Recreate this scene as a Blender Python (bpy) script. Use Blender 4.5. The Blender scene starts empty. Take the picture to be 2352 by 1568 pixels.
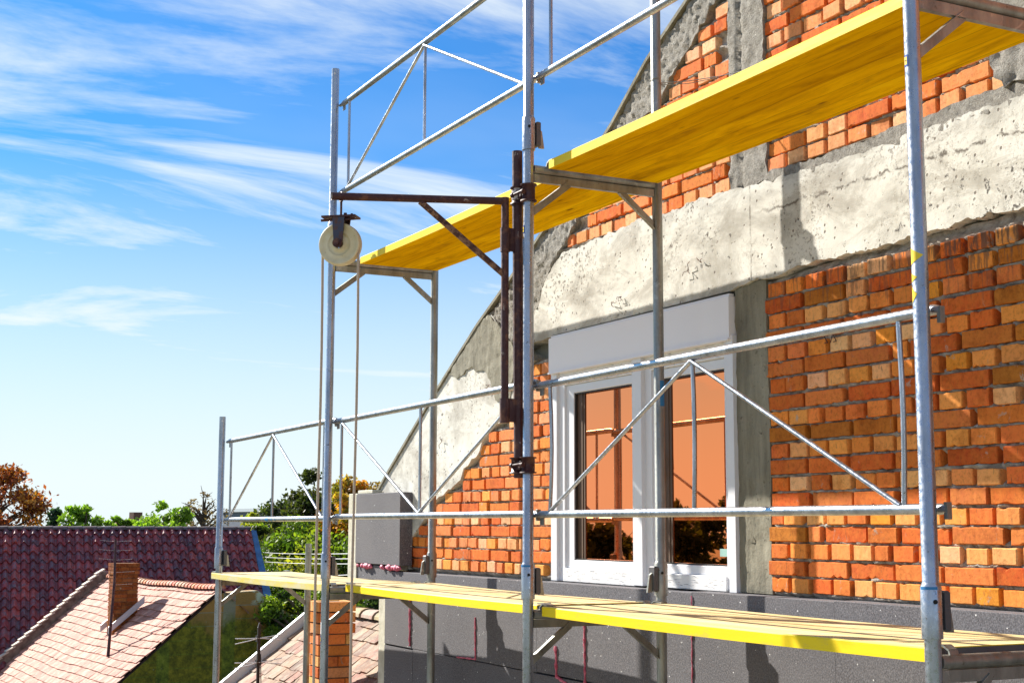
import bpy, math, random
import numpy as np
from mathutils import Vector, Matrix, noise
from mathutils.geometry import delaunay_2d_cdt
R = math.radians
rng = np.random.default_rng(7)
random.seed(5)
scene = bpy.context.scene
col = scene.collection

# ------------------------------------------------------------------ camera
cam_d = bpy.data.cameras.new('camera'); cam = bpy.data.objects.new('camera', cam_d); col.objects.link(cam)
cam.location = (5.6178, -2.9674, 0.3686)
_r = Vector((0.45711, 0.88940, 0.00293)); _u = Vector((0.11319, -0.06145, 0.99167)); _f = Vector((-0.88218, 0.45298, 0.12876))
cam.matrix_world = Matrix.Translation(cam.location) @ Matrix((_r, _u, -_f)).transposed().to_4x4()
cam_d.sensor_width = 36; cam_d.lens = 36 * 3272.7 / 2352
cam_d.clip_start = 0.1; cam_d.clip_end = 3000
scene.camera = cam

# ------------------------------------------------------------------ light
SUN = Vector((-2.45, -1.0, 1.8)).normalized()
w = bpy.data.worlds.new('World'); scene.world = w; w.use_nodes = True
nt = w.node_tree; N = nt.nodes; L = nt.links
bg = N['Background']
sky = N.new('ShaderNodeTexSky'); sky.sky_type = 'NISHITA'; sky.sun_disc = False
sky.sun_elevation = math.asin(SUN.z); sky.sun_rotation = math.atan2(SUN.x, SUN.y)
sky.air_density = 1.0; sky.dust_density = 0.5; sky.ozone_density = 2.5
hs = N.new('ShaderNodeHueSaturation'); hs.inputs['Saturation'].default_value = 1.2; hs.inputs['Value'].default_value = 1.0
L.new(sky.outputs[0], hs.inputs['Color'])
tc = N.new('ShaderNodeTexCoord')
sep = N.new('ShaderNodeSeparateXYZ'); L.new(tc.outputs['Generated'], sep.inputs[0])
# clouds live on a flat layer high above: direction / height
mx = N.new('ShaderNodeMath'); mx.operation = 'MAXIMUM'; L.new(sep.outputs['Z'], mx.inputs[0]); mx.inputs[1].default_value = 0.0
ad = N.new('ShaderNodeMath'); ad.operation = 'ADD'; L.new(mx.outputs[0], ad.inputs[0]); ad.inputs[1].default_value = 0.16
dv = N.new('ShaderNodeVectorMath'); dv.operation = 'DIVIDE'; L.new(tc.outputs['Generated'], dv.inputs[0])
cb = N.new('ShaderNodeCombineXYZ')
for k in range(3): L.new(ad.outputs[0], cb.inputs[k])
L.new(cb.outputs[0], dv.inputs[1])
def cloud_noise(scale, det, rough, stretch, rot, loc, dist):
    mp = N.new('ShaderNodeMapping'); mp.inputs['Scale'].default_value = stretch; mp.inputs['Rotation'].default_value = (0, 0, R(rot)); mp.inputs['Location'].default_value = loc
    L.new(dv.outputs[0], mp.inputs[0])
    n = N.new('ShaderNodeTexNoise'); n.inputs['Scale'].default_value = scale; n.inputs['Detail'].default_value = det; n.inputs['Roughness'].default_value = rough
    n.inputs['Distortion'].default_value = dist
    L.new(mp.outputs[0], n.inputs['Vector']); return n.outputs['Fac']
def wramp(src, a, b, lo=0., hi=1.):
    r = N.new('ShaderNodeMapRange'); r.interpolation_type = 'SMOOTHSTEP'
    r.inputs['From Min'].default_value = a; r.inputs['From Max'].default_value = b; r.inputs['To Min'].default_value = lo; r.inputs['To Max'].default_value = hi
    L.new(src, r.inputs['Value']); return r.outputs[0]
def wm(op, a, b):
    m = N.new('ShaderNodeMath'); m.operation = op; m.use_clamp = False
    for k, v in enumerate((a, b)):
        if isinstance(v, (int, float)): m.inputs[k].default_value = v
        else: L.new(v, m.inputs[k])
    return m.outputs[0]
wisps = wramp(cloud_noise(1.15, 9, 0.62, (2.0, 0.8, 1), 28, (1.3, 6.1, 0), 0.5), 0.38, 0.70)
veil = wramp(cloud_noise(0.62, 5, 0.5, (1.4, 0.8, 1), 20, (0.4, 5.2, 0), 0.3), 0.36, 0.72)
low = wramp(sep.outputs['Z'], 0.00, 0.33, 0.97, 0.0)          # haze whitens towards the horizon
sdot = N.new('ShaderNodeVectorMath'); sdot.operation = 'DOT_PRODUCT'; L.new(tc.outputs['Generated'], sdot.inputs[0]); sdot.inputs[1].default_value = SUN
near_sun = wramp(sdot.outputs['Value'], 0.90, 0.99, 0.0, 0.0)
c1 = wm('MULTIPLY', wisps, 0.95)
c2 = wm('MULTIPLY', veil, wramp(sep.outputs['Z'], 0.08, 0.33, 0.85, 0.15))
cl = wm('MAXIMUM', c1, c2); cl = wm('ADD', cl, near_sun); cl = wm('MAXIMUM', cl, low)
clamp = N.new('ShaderNodeClamp'); L.new(cl, clamp.inputs[0]); clamp.inputs['Max'].default_value = 0.95
mixc = N.new('ShaderNodeMix'); mixc.data_type = 'RGBA'
L.new(clamp.outputs[0], mixc.inputs['Factor']); tint = N.new('ShaderNodeMix'); tint.data_type = 'RGBA'; tint.blend_type = 'MULTIPLY'; tint.inputs['Factor'].default_value = 1.0; L.new(hs.outputs[0], tint.inputs['A']); tint.inputs['B'].default_value = (0.004, 0.36, 0.62, 1)
L.new(tint.outputs['Result'], mixc.inputs['A']); mixc.inputs['B'].default_value = (4.0, 4.35, 4.45, 1)
glow = wramp(sdot.outputs['Value'], 0.90, 0.99, 1.0, 1.2)
sc_ = N.new('ShaderNodeVectorMath'); sc_.operation = 'SCALE'; L.new(mixc.outputs['Result'], sc_.inputs[0]); L.new(glow, sc_.inputs['Scale'])
L.new(sc_.outputs[0], bg.inputs['Color']); bg.inputs['Strength'].default_value = 0.11

sl = bpy.data.lights.new('sun', 'SUN'); sl.energy = 5.0; sl.angle = R(0.53); sl.color = (1.0, 0.94, 0.84)
so = bpy.data.objects.new('sun', sl); col.objects.link(so); so.rotation_euler = SUN.to_track_quat('Z', 'Y').to_euler()
scene.view_settings.view_transform = 'Standard'; scene.view_settings.look = 'None'; scene.view_settings.exposure = 1.08; scene.view_settings.gamma = 1.0

# ------------------------------------------------------------------ materials
class Mat:
    def __init__(s, name, base=(.5, .5, .5), rough=.6, metal=0., spec=.5):
        s.m = bpy.data.materials.new(name); s.m.use_nodes = True; s.t = s.m.node_tree; s.p = s.t.nodes['Principled BSDF']
        s.p.inputs['Base Color'].default_value = (*base, 1); s.p.inputs['Roughness'].default_value = rough
        s.p.inputs['Metallic'].default_value = metal; s.p.inputs['Specular IOR Level'].default_value = spec; s.tcn = None
    def n(s, kind, **kw):
        nd = s.t.nodes.new(kind)
        for k, v in kw.items(): setattr(nd, k, v)
        return nd
    def link(s, a, b): s.t.links.new(a, b)
    def coord(s, scale=(1, 1, 1), rot=(0, 0, 0)):
        if not s.tcn: s.tcn = s.n('ShaderNodeTexCoord')
        mp = s.n('ShaderNodeMapping'); mp.inputs['Scale'].default_value = scale; mp.inputs['Rotation'].default_value = rot
        s.link(s.tcn.outputs['Object'], mp.inputs[0]); return mp.outputs[0]
    def noise(s, scale=5, det=4, rough=.55, dist=0, stretch=(1, 1, 1), rot=(0, 0, 0)):
        nd = s.n('ShaderNodeTexNoise'); nd.inputs['Scale'].default_value = scale; nd.inputs['Detail'].default_value = det
        nd.inputs['Roughness'].default_value = rough; nd.inputs['Distortion'].default_value = dist
        s.link(s.coord(stretch, rot), nd.inputs['Vector']); return nd.outputs['Fac']
    def voro(s, scale=20, feature='F1', stretch=(1, 1, 1)):
        nd = s.n('ShaderNodeTexVoronoi', feature=feature); nd.inputs['Scale'].default_value = scale
        s.link(s.coord(stretch), nd.inputs['Vector']); return nd.outputs['Distance']
    def ramp(s, src, stops):
        r = s.n('ShaderNodeValToRGB'); e = r.color_ramp.elements
        while len(e) < len(stops): e.new(0.5)
        for el, (p, c) in zip(e, stops):
            el.position = p; el.color = (*c, 1) if len(c) == 3 else c
        s.link(src, r.inputs[0]); return r.outputs[0]
    def rng(s, src, a, b, lo=0., hi=1.):
        r = s.n('ShaderNodeMapRange'); r.inputs['From Min'].default_value = a; r.inputs['From Max'].default_value = b
        r.inputs['To Min'].default_value = lo; r.inputs['To Max'].default_value = hi; s.link(src, r.inputs['Value']); return r.outputs[0]
    def mix(s, fac, a, b, mode='MIX'):
        m = s.n('ShaderNodeMix', data_type='RGBA', blend_type=mode)
        for v, k in ((fac, 'Factor'), (a, 'A'), (b, 'B')):
            i = m.inputs[k]
            if isinstance(v, (int, float)): i.default_value = v
            elif isinstance(v, tuple): i.default_value = (*v, 1)
            else: s.link(v, i)
        return m.outputs['Result']
    def math(s, op, a, b):
        m = s.n('ShaderNodeMath', operation=op)
        for k, v in enumerate((a, b)):
            if isinstance(v, (int, float)): m.inputs[k].default_value = v
            else: s.link(v, m.inputs[k])
        return m.outputs[0]
    def attr(s, name='Col'):
        a = s.n('ShaderNodeAttribute'); a.attribute_name = name; return a.outputs['Color']
    def col(s, src): s.link(src, s.p.inputs['Base Color']); return s
    def rgh(s, src): s.link(src, s.p.inputs['Roughness']); return s
    def bump(s, src, strength=.5, dist=.01):
        b = s.n('ShaderNodeBump'); b.inputs['Strength'].default_value = strength; b.inputs['Distance'].default_value = dist
        s.link(src, b.inputs['Height'])
        old = s.p.inputs['Normal'].links
        if old: s.link(old[0].from_socket, b.inputs['Normal'])
        s.link(b.outputs[0], s.p.inputs['Normal']); return s

def m_steel(name, base, rough=.36):
    m = Mat(name, base, rough, .9)
    a = m.noise(14, 4, .6, stretch=(1, 1, .25)); b = m.noise(70, 3, .6)
    c = m.mix(m.rng(a, .3, .7), tuple(x * .62 for x in base), tuple(min(1, x * 1.25) for x in base))
    spots = m.rng(m.noise(38, 5, .7), .63, .70)
    c = m.mix(m.math('MULTIPLY', spots, .75), c, (.13, .09, .06))
    c = m.mix(m.math('MULTIPLY', m.rng(m.noise(11, 6, .75, 1.), .60, .66), .5), c, (.60, .58, .54))
    m.col(c); m.rgh(m.rng(b, .3, .7, rough - .08, rough + .16)); m.bump(b, .12, .002); return m.m
M = {}
M['steel'] = m_steel('galvanised_steel', (.43, .45, .49), .30)
M['steel_dull'] = m_steel('dull_galvanised_steel', (.34, .34, .31), .46)
m = Mat('grey_cast_iron', (.10, .10, .11), .55, .4); m.bump(m.noise(60), .3, .002); M['iron'] = m.m
m = Mat('worn_dark_steel', (.09, .09, .11), .45, .7); m.col(m.mix(m.rng(m.noise(24, 5, .7), .5, .62), (.07, .07, .095), (.13, .06, .04))).bump(m.noise(40), .3, .003); M['iron2'] = m.m
m = Mat('dark_hole', (.01, .01, .01), .9); M['hole'] = m.m
m = Mat('oxide_red_paint', (.07, .016, .016), .5)
f = m.rng(m.noise(16, 6, .7), .52, .66); c = m.mix(f, (.050, .012, .013), (.16, .062, .032))
f2 = m.rng(m.noise(26, 6, .75), .64, .68); c = m.mix(m.math('MULTIPLY', f2, .8), c, (.42, .36, .32))
m.col(c).rgh(m.rng(m.noise(30), .3, .7, .38, .75)).bump(m.noise(50, 5), .4, .004); M['rust'] = m.m
m = Mat('rusty_flaking_paint', (.09, .03, .02), .7)
f = m.rng(m.noise(30, 6, .75), .46, .56); c = m.mix(f, (.055, .018, .016), (.24, .13, .075))
m.col(c).bump(m.noise(60, 5), .5, .004); M['rust2'] = m.m
m = Mat('nylon_wheel', (.74, .66, .42), .45)
f = m.rng(m.noise(9, 5, .65), .35, .7); c = m.mix(f, (.62, .50, .26), (.80, .72, .50))
f2 = m.rng(m.noise(34, 4, .7), .66, .72); c = m.mix(m.math('MULTIPLY', f2, .6), c, (.22, .15, .08)); m.col(c); M['nylon'] = m.m
m = Mat('rope_fibre', (.52, .42, .32), .9); m.bump(m.noise(120, 2, stretch=(1, 1, 2.2)), .6, .004); M['rope'] = m.m

m = Mat('yellow_edge_paint', (.88, .62, .012), .5, 0, .25)
f = m.rng(m.noise(13, 7, .75, stretch=(.35, 1, 1)), .57, .66); c = m.mix(m.math('MULTIPLY', f, .6), (.90, .64, .008), (.66, .46, .08)); m.col(c)
m.bump(m.noise(30, 4, stretch=(.1, 1, 1)), .25, .003); M['yedge'] = m.m
m = Mat('dull_worn_yellow_paint', (.62, .52, .14), .7, 0, .15); m.col(m.mix(m.rng(m.noise(10, 6, .7, stretch=(.3, 1, 1)), .4, .62), (.66, .54, .10), (.62, .56, .34))); M['ypale'] = m.m
m = Mat('pale_sunned_plywood', (.6, .5, .28), .8)
sy_ = m.n('ShaderNodeSeparateXYZ'); m.link(m.coord(), sy_.inputs[0]); seam = m.rng(m.math('MODULO', m.math('ADD', sy_.outputs['Y'], 1.), .098), .004, .0015)
g = m.noise(10, 6, .7, .6, stretch=(.12, 2.2, 1)); c = m.ramp(g, [(.25, (.40, .27, .09)), (.45, (.60, .46, .20)), (.62, (.70, .58, .32)), (.8, (.76, .68, .46))])
f = m.rng(m.noise(5, 6, .75), .55, .72); c = m.mix(m.math('MULTIPLY', f, .7), c, (.66, .63, .54)); c = m.mix(m.math('MULTIPLY', seam, .7), c, (.22, .15, .06))
m.col(c).bump(g, .3, .003); M['ytop'] = m.m
m = Mat('orange_lacquered_plywood', (.8, .4, .02), .7, 0, .0)
g = m.noise(6.5, 8, .7, 1.2, stretch=(.24, 1.9, 1)); c = m.ramp(g, [(.25, (.34, .16, .006)), (.40, (.66, .35, .005)), (.54, (.86, .49, .004)), (.75, (.94, .62, .01))])
sy_ = m.n('ShaderNodeSeparateXYZ'); m.link(m.coord(), sy_.inputs[0]); md = m.math('MODULO', m.math('ADD', sy_.outputs['Y'], 1.), .098); seam = m.rng(md, .004, .0015); c = m.mix(m.math('MULTIPLY', seam, .55), c, (.20, .09, .01))
bdn = m.n('ShaderNodeTexWhiteNoise', noise_dimensions='1D'); m.link(m.math('FLOOR', m.math('DIVIDE', m.math('ADD', sy_.outputs['Y'], 1.), .098), 0), bdn.inputs['W']); c = m.mix(1., c, m.mix(bdn.outputs['Value'], (.80, .74, .7), (1.08, 1.1, 1.1)), 'MULTIPLY')
kn = m.rng(m.voro(3.2, stretch=(.7, 2.4, 1)), .09, .045); c = m.mix(m.math('MULTIPLY', kn, .75), c, (.17, .07, .01))
f = m.rng(m.noise(4.5, 5, .7, stretch=(.6, 1.6, 1)), .60, .74); c = m.mix(m.math('MULTIPLY', f, .5), c, (.30, .16, .02))
m.col(c).bump(g, .15, .002); M['yunder'] = m.m

m = Mat('old_brick', (.5, .2, .07), .9, 0, .15)
base = m.attr()
a = m.noise(22, 6, .7); c = m.mix(m.rng(a, .3, .75), base, m.mix(.4, base, (.74, .30, .05)))
c = m.mix(1., c, m.ramp(m.noise(60, 5, .75), [(.25, (.55, .48, .42)), (.5, (1, 1, 1)), (.8, (1.15, 1.12, 1.1))]), 'MULTIPLY')
f = m.rng(m.noise(8, 8, .8, .6, stretch=(1.5, 1, .9)), .615, .66); c = m.mix(m.math('MULTIPLY', f, .8), c, (.40, .36, .31))
f = m.rng(m.noise(5, 6, .7, .2), .30, .46); c = m.mix(1., c, m.mix(f, (.62, .50, .42), (1., 1., 1.)), 'MULTIPLY')
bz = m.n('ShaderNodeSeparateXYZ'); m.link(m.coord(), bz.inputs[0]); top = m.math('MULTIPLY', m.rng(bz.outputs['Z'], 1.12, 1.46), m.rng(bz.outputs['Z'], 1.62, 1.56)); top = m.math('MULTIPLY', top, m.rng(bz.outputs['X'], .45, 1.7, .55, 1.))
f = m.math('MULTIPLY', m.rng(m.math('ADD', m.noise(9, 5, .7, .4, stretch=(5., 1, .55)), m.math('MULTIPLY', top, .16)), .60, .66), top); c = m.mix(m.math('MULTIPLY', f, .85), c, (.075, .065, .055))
f = m.rng(m.noise(55, 3, .6, stretch=(2.5, 1, .35)), .66, .72); c = m.mix(m.math('MULTIPLY', f, .7), c, (.10, .06, .04))
m.col(c).bump(m.noise(45, 6, .75), .35, .004).bump(m.noise(150, 3), .3, .002); M['brick'] = m.m
m = Mat('lime_mortar', (.42, .37, .31), .95)
c = m.ramp(m.noise(18, 6, .7), [(.32, (.13, .10, .08)), (.48, (.36, .31, .26)), (.7, (.60, .55, .48))])
m.col(c).bump(m.noise(50, 6, .75), .8, .01); M['mortar'] = m.m
# board-marked pale concrete with pits
m = Mat('pale_cast_concrete', (.66, .62, .50), .9)
a = m.noise(2.2, 8, .66, .3, stretch=(1, 1, 1.4)); c = m.ramp(a, [(.26, (.30, .275, .21)), (.39, (.44, .42, .37)), (.51, (.66, .645, .58)), (.75, (.76, .75, .70))])
sp = m.noise(42, 4, .7); patch = m.rng(m.noise(1.5, 4, .6), .47, .62)
sx = m.n('ShaderNodeSeparateXYZ'); m.link(m.coord(), sx.inputs[0]); wear = m.rng(sx.outputs['X'], .6, 2.4, 0., .035)
pits = m.math('MULTIPLY', m.rng(m.math('ADD', sp, wear), .578, .615), m.math('ADD', patch, m.math('MULTIPLY', wear, 5.)))
c = m.mix(m.math('MULTIPLY', pits, .85), c, (.13, .10, .07))
vv = m.voro(27); dots = m.math('MULTIPLY', m.rng(vv, .20, .14), m.rng(m.noise(9, 3), .48, .54))
c = m.mix(m.math('MULTIPLY', dots, .8), c, (.12, .09, .07))
st = m.rng(m.noise(7, 5, .7, stretch=(2.4, 1, .25)), .6, .75); c = m.mix(m.math('MULTIPLY', st, .35), c, (.34, .29, .18))
g2 = m.rng(m.noise(3.4, 8, .78, .8, stretch=(.7, 1, 1.5)), .50, .60); c = m.mix(m.math('MULTIPLY', g2, .5), c, (.30, .27, .22))
sp2 = m.math('MULTIPLY', m.rng(m.noise(75, 4, .7), .54, .64), m.rng(m.noise(2.6, 5, .7), .5, .62)); c = m.mix(m.math('MULTIPLY', sp2, .7), c, (.14, .11, .08))
wob = m.math('MULTIPLY', m.math('SUBTRACT', m.noise(5, 6, .7), .5), .13)
dz_ = m.math('ABSOLUTE', m.math('ADD', m.math('SUBTRACT', sx.outputs['Z'], 1.80), wob), 0); ln = m.math('MULTIPLY', m.rng(dz_, .010, .002), m.math('MULTIPLY', m.rng(sx.outputs['X'], .35, .6), m.rng(m.noise(22, 4), .40, .52)))
dx_ = m.math('ABSOLUTE', m.math('ADD', m.math('SUBTRACT', sx.outputs['X'], .365), m.math('MULTIPLY', wob, .12)), 0); ln = m.math('MAXIMUM', ln, m.math('MULTIPLY', m.rng(dx_, .0085, .001), m.rng(m.noise(12, 5, .7), .38, .55)))
c = m.mix(m.math('MULTIPLY', ln, .85), c, (.09, .07, .05))
lw = m.math('MULTIPLY', m.rng(sx.outputs['X'], 1.1, 2.1), m.rng(sx.outputs['Z'], 1.78, 1.55)); bp = m.rng(m.math('ADD', m.noise(24, 5, .7, .3), m.math('MULTIPLY', lw, .10)), .64, .67); bp = m.math('MULTIPLY', bp, m.rng(sx.outputs['Z'], 1.9, 1.7)); c = m.mix(m.math('MULTIPLY', bp, .9), c, (.05, .04, .035))
m.col(c); h = m.math('SUBTRACT', m.math('MULTIPLY', m.noise(30, 5, .7), .35), m.math('ADD', pits, dots)); m.bump(h, .6, .006); M['concrete'] = m.m
m = Mat('grey_rough_render', (.26, .25, .23), .95)
c = m.ramp(m.noise(42, 8, .8), [(.28, (.09, .08, .07)), (.42, (.24, .22, .19)), (.6, (.38, .355, .31)), (.85, (.56, .53, .47))])
m.col(c).bump(m.noise(75, 8, .8), .9, .014).bump(m.voro(110), .35, .006); M['render'] = m.m
m = Mat('column_concrete', (.33, .31, .26), .93)
a = m.noise(4, 8, .7, stretch=(2, 1, .35)); c = m.ramp(a, [(.28, (.10, .09, .065)), (.48, (.21, .195, .145)), (.66, (.32, .30, .23)), (.85, (.44, .41, .33))])
pits = m.rng(m.noise(40, 5, .7), .63, .70); c = m.mix(m.math('MULTIPLY', pits, .7), c, (.09, .08, .06))
m.col(c).bump(m.math('SUBTRACT', m.noise(20, 6, .7), pits), .7, .01); M['column'] = m.m

m = Mat('graphite_foam_board', (.16, .16, .175), .92)
a = m.noise(140, 3, .7); c = m.ramp(a, [(.3, (.04, .038, .045)), (.5, (.11, .106, .118)), (.7, (.22, .215, .235))])
f = m.rng(m.noise(3, 4, .6), .4, .7); c = m.mix(m.math('MULTIPLY', f, .35), c, (.16, .155, .165))
v = m.voro(26); d = m.math('MULTIPLY', m.rng(v, .10, .07), m.rng(m.noise(19, 2), .52, .56)); c = m.mix(d, c, (.85, .85, .85))
m.col(c).bump(a, .5, .003); M['eps'] = m.m
m = Mat('white_foam_edge', (.60, .57, .46), .9); c = m.ramp(m.noise(12, 6, .7), [(.3, (.42, .40, .30)), (.7, (.66, .64, .54))]); m.col(c).bump(m.noise(60, 4), .5, .006); M['cream'] = m.m
m = Mat('pink_mounting_foam', (.62, .07, .16), .5); m.col(m.ramp(m.noise(30, 4), [(.3, (.36, .02, .07)), (.7, (.80, .22, .32))])).bump(m.noise(60, 4), .8, .01); M['pink'] = m.m
m = Mat('white_pvc', (.72, .73, .77), .35); M['pvc'] = m.m
m = Mat('pvc_with_protective_film', (.76, .76, .76), .3)
bk = m.n('ShaderNodeTexBrick'); bk.inputs['Scale'].default_value = 26; bk.inputs['Color1'].default_value = (.42, .43, .46, 1); bk.inputs['Color2'].default_value = (.76, .76, .76, 1)
bk.inputs['Mortar'].default_value = (.76, .76, .76, 1); bk.inputs['Mortar Size'].default_value = .055; bk.inputs['Bias'].default_value = .7; bk.inputs['Brick Width'].default_value = 1.1; bk.inputs['Row Height'].default_value = .1
m.link(m.coord((1, 1, 1), (R(90), 0, 0)), bk.inputs['Vector']); f = m.rng(m.noise(16, 2, .5, 0, stretch=(1.2, 1, 14)), .60, .66); m.col(m.mix(m.math('MULTIPLY', f, .75), (.76, .76, .76), (.22, .23, .27))); M['film'] = m.m
m = Mat('white_shutter_box_sheet', (.86, .84, .87), .38); m.bump(m.noise(3, 2, stretch=(.5, 1, 1)), .25, .01); M['shutter'] = m.m
m = Mat('gasket_black', (.025, .02, .018), .6); M['gasket'] = m.m
m = Mat('reveal_brown', (.10, .055, .03), .6); M['reveal'] = m.m
m = Mat('sun_control_glass', (1.0, .28, .095), .012, 1.0); M['glass'] = m.m
m = Mat('sticker_white', (.8, .8, .8), .4); M['white'] = m.m
m = Mat('sticker_green', (.32, .52, .47), .4); M['mint'] = m.m
m = Mat('sticker_blue', (.01, .06, .32), .35); M['blue'] = m.m
m = Mat('sticker_yellow', (.85, .60, .02), .4); M['yellow'] = m.m
m = Mat('blue_paint_mark', (.02, .18, .42), .5); M['bluemark'] = m.m
m = Mat('ink', (.06, .02, .015), .8); M['ink'] = m.m
m = Mat('blue_board_paint', (.02, .13, .33), .5); m.col(m.ramp(m.noise(5, 5, .7), [(.3, (.01, .075, .20)), (.7, (.03, .18, .42))])); M['blueboard'] = m.m

def tile_mat(name, lichen, lc, thr, rough=.8, spec=.5):
    m = Mat(name, (.4, .2, .15), rough, 0, spec); base = m.attr()
    c = m.mix(1., base, m.ramp(m.noise(9, 7, .8), [(.32, (.45, .45, .45)), (.62, (1.15, 1.15, 1.15))]), 'MULTIPLY')
    f = m.rng(m.noise(7, 7, .75), thr, thr + .12); c = m.mix(m.math('MULTIPLY', f, lichen), c, lc)
    m.col(c).bump(m.noise(18, 5, .7), .4, .01); return m.m
M['tile_dark'] = tile_mat('dark_engobed_tile', .75, (.12, .11, .14), .48, .6)
M['tile_lit'] = tile_mat('salmon_flat_tile', .4, (.62, .44, .34), .5)
M['tile_old'] = tile_mat('weathered_flat_tile', .6, (.34, .30, .22), .48)
m = Mat('roof_underlay', (.05, .025, .02), .9); M['under'] = m.m
m = Mat('mortar_verge', (.24, .16, .12), .9); m.col(m.ramp(m.noise(8, 5), [(.3, (.14, .08, .06)), (.7, (.34, .25, .19))])); M['verge'] = m.m
m = Mat('zinc_flashing', (.62, .64, .66), .45, .5); m.bump(m.noise(5, 3), .2, .01); M['zinc'] = m.m
m = Mat('mossy_old_wall', (.08, .08, .02), .95)
bk = m.n('ShaderNodeTexBrick'); bk.inputs['Scale'].default_value = 3.6; bk.inputs['Color1'].default_value = (.46, .22, .05, 1); bk.inputs['Color2'].default_value = (.28, .17, .05, 1); bk.inputs['Mortar'].default_value = (.26, .24, .16, 1); bk.inputs['Row Height'].default_value = .3; bk.inputs['Brick Width'].default_value = .9; bk.inputs['Mortar Size'].default_value = .03
m.link(m.coord((1, 1, 1), (R(90), 0, R(90))), bk.inputs['Vector'])
sz = m.n('ShaderNodeSeparateXYZ'); m.link(m.coord(), sz.inputs[0])
mo = m.ramp(m.noise(6.5, 8, .8), [(.30, (.03, .034, .006)), (.45, (.11, .115, .010)), (.58, (.24, .225, .02)), (.72, (.40, .34, .07))])
f = m.rng(m.math('ADD', sz.outputs['Z'], m.math('MULTIPLY', m.noise(1.3, 5, .7), 1.6)), -.75, -.45); mo = m.mix(.55, mo, m.mix(1., mo, m.mix(1., bk.outputs[0], (2.3, 3.8, 5.), 'MULTIPLY'), 'MULTIPLY')); c = m.mix(f, mo, bk.outputs[0])
f = m.rng(m.noise(2., 7, .7), .54, .60); sy = m.rng(sz.outputs['Y'], 4.6, 5.4); c = m.mix(m.math('MULTIPLY', f, sy), c, (.50, .54, .42))
f = m.math('MULTIPLY', m.rng(m.voro(7), .12, .08), m.rng(m.noise(9, 2), .5, .55)); c = m.mix(m.math('MULTIPLY', f, .6), c, (.26, .27, .14))
m.col(c).bump(m.noise(14, 6, .75), .7, .03); M['mossy'] = m.m
m = Mat('old_plaster', (.34, .31, .25), .9); m.col(m.ramp(m.noise(2, 6), [(.3, (.22, .2, .16)), (.7, (.42, .39, .32))])); M['plaster'] = m.m
m = Mat('dark_antenna_metal', (.035, .03, .03), .5, .6); M['antenna'] = m.m
m = Mat('white_cable', (.6, .6, .6), .5); M['cable'] = m.m
m = Mat('bark', (.10, .07, .045), .95); m.bump(m.noise(14, 5, stretch=(1, 1, .3)), .8, .03); M['bark'] = m.m
m = Mat('sandy_bounce_sheet', (.62, .53, .40), .9); m.col(m.ramp(m.noise(2, 8, .7), [(.3, (.24, .20, .14)), (.7, (.36, .30, .22))])); M['bounce_sheet'] = m.m  # sandy tone for the unseen sheet that throws light upward
def leaf_mat(name):
    m = Mat(name, (.06, .12, .02), .55, 0, .4); c = m.attr(); m.col(c)
    tr = m.n('ShaderNodeBsdfTranslucent'); hsv = m.mix(1., c, (1.5, 1.6, .7), 'MULTIPLY'); m.link(hsv, tr.inputs['Color'])
    ms = m.n('ShaderNodeMixShader'); ms.inputs[0].default_value = .38; m.link(m.p.outputs[0], ms.inputs[1]); m.link(tr.outputs[0], ms.inputs[2])
    m.link(ms.outputs[0], m.t.nodes['Material Output'].inputs['Surface']); return m.m
M['leaf'] = leaf_mat('leaves')
m = Mat('grass_ground', (.07, .09, .03), .95); m.col(m.ramp(m.noise(.35, 8, .7), [(.3, (.04, .055, .015)), (.55, (.08, .095, .03)), (.8, (.17, .14, .08))])); M['ground'] = m.m

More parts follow.
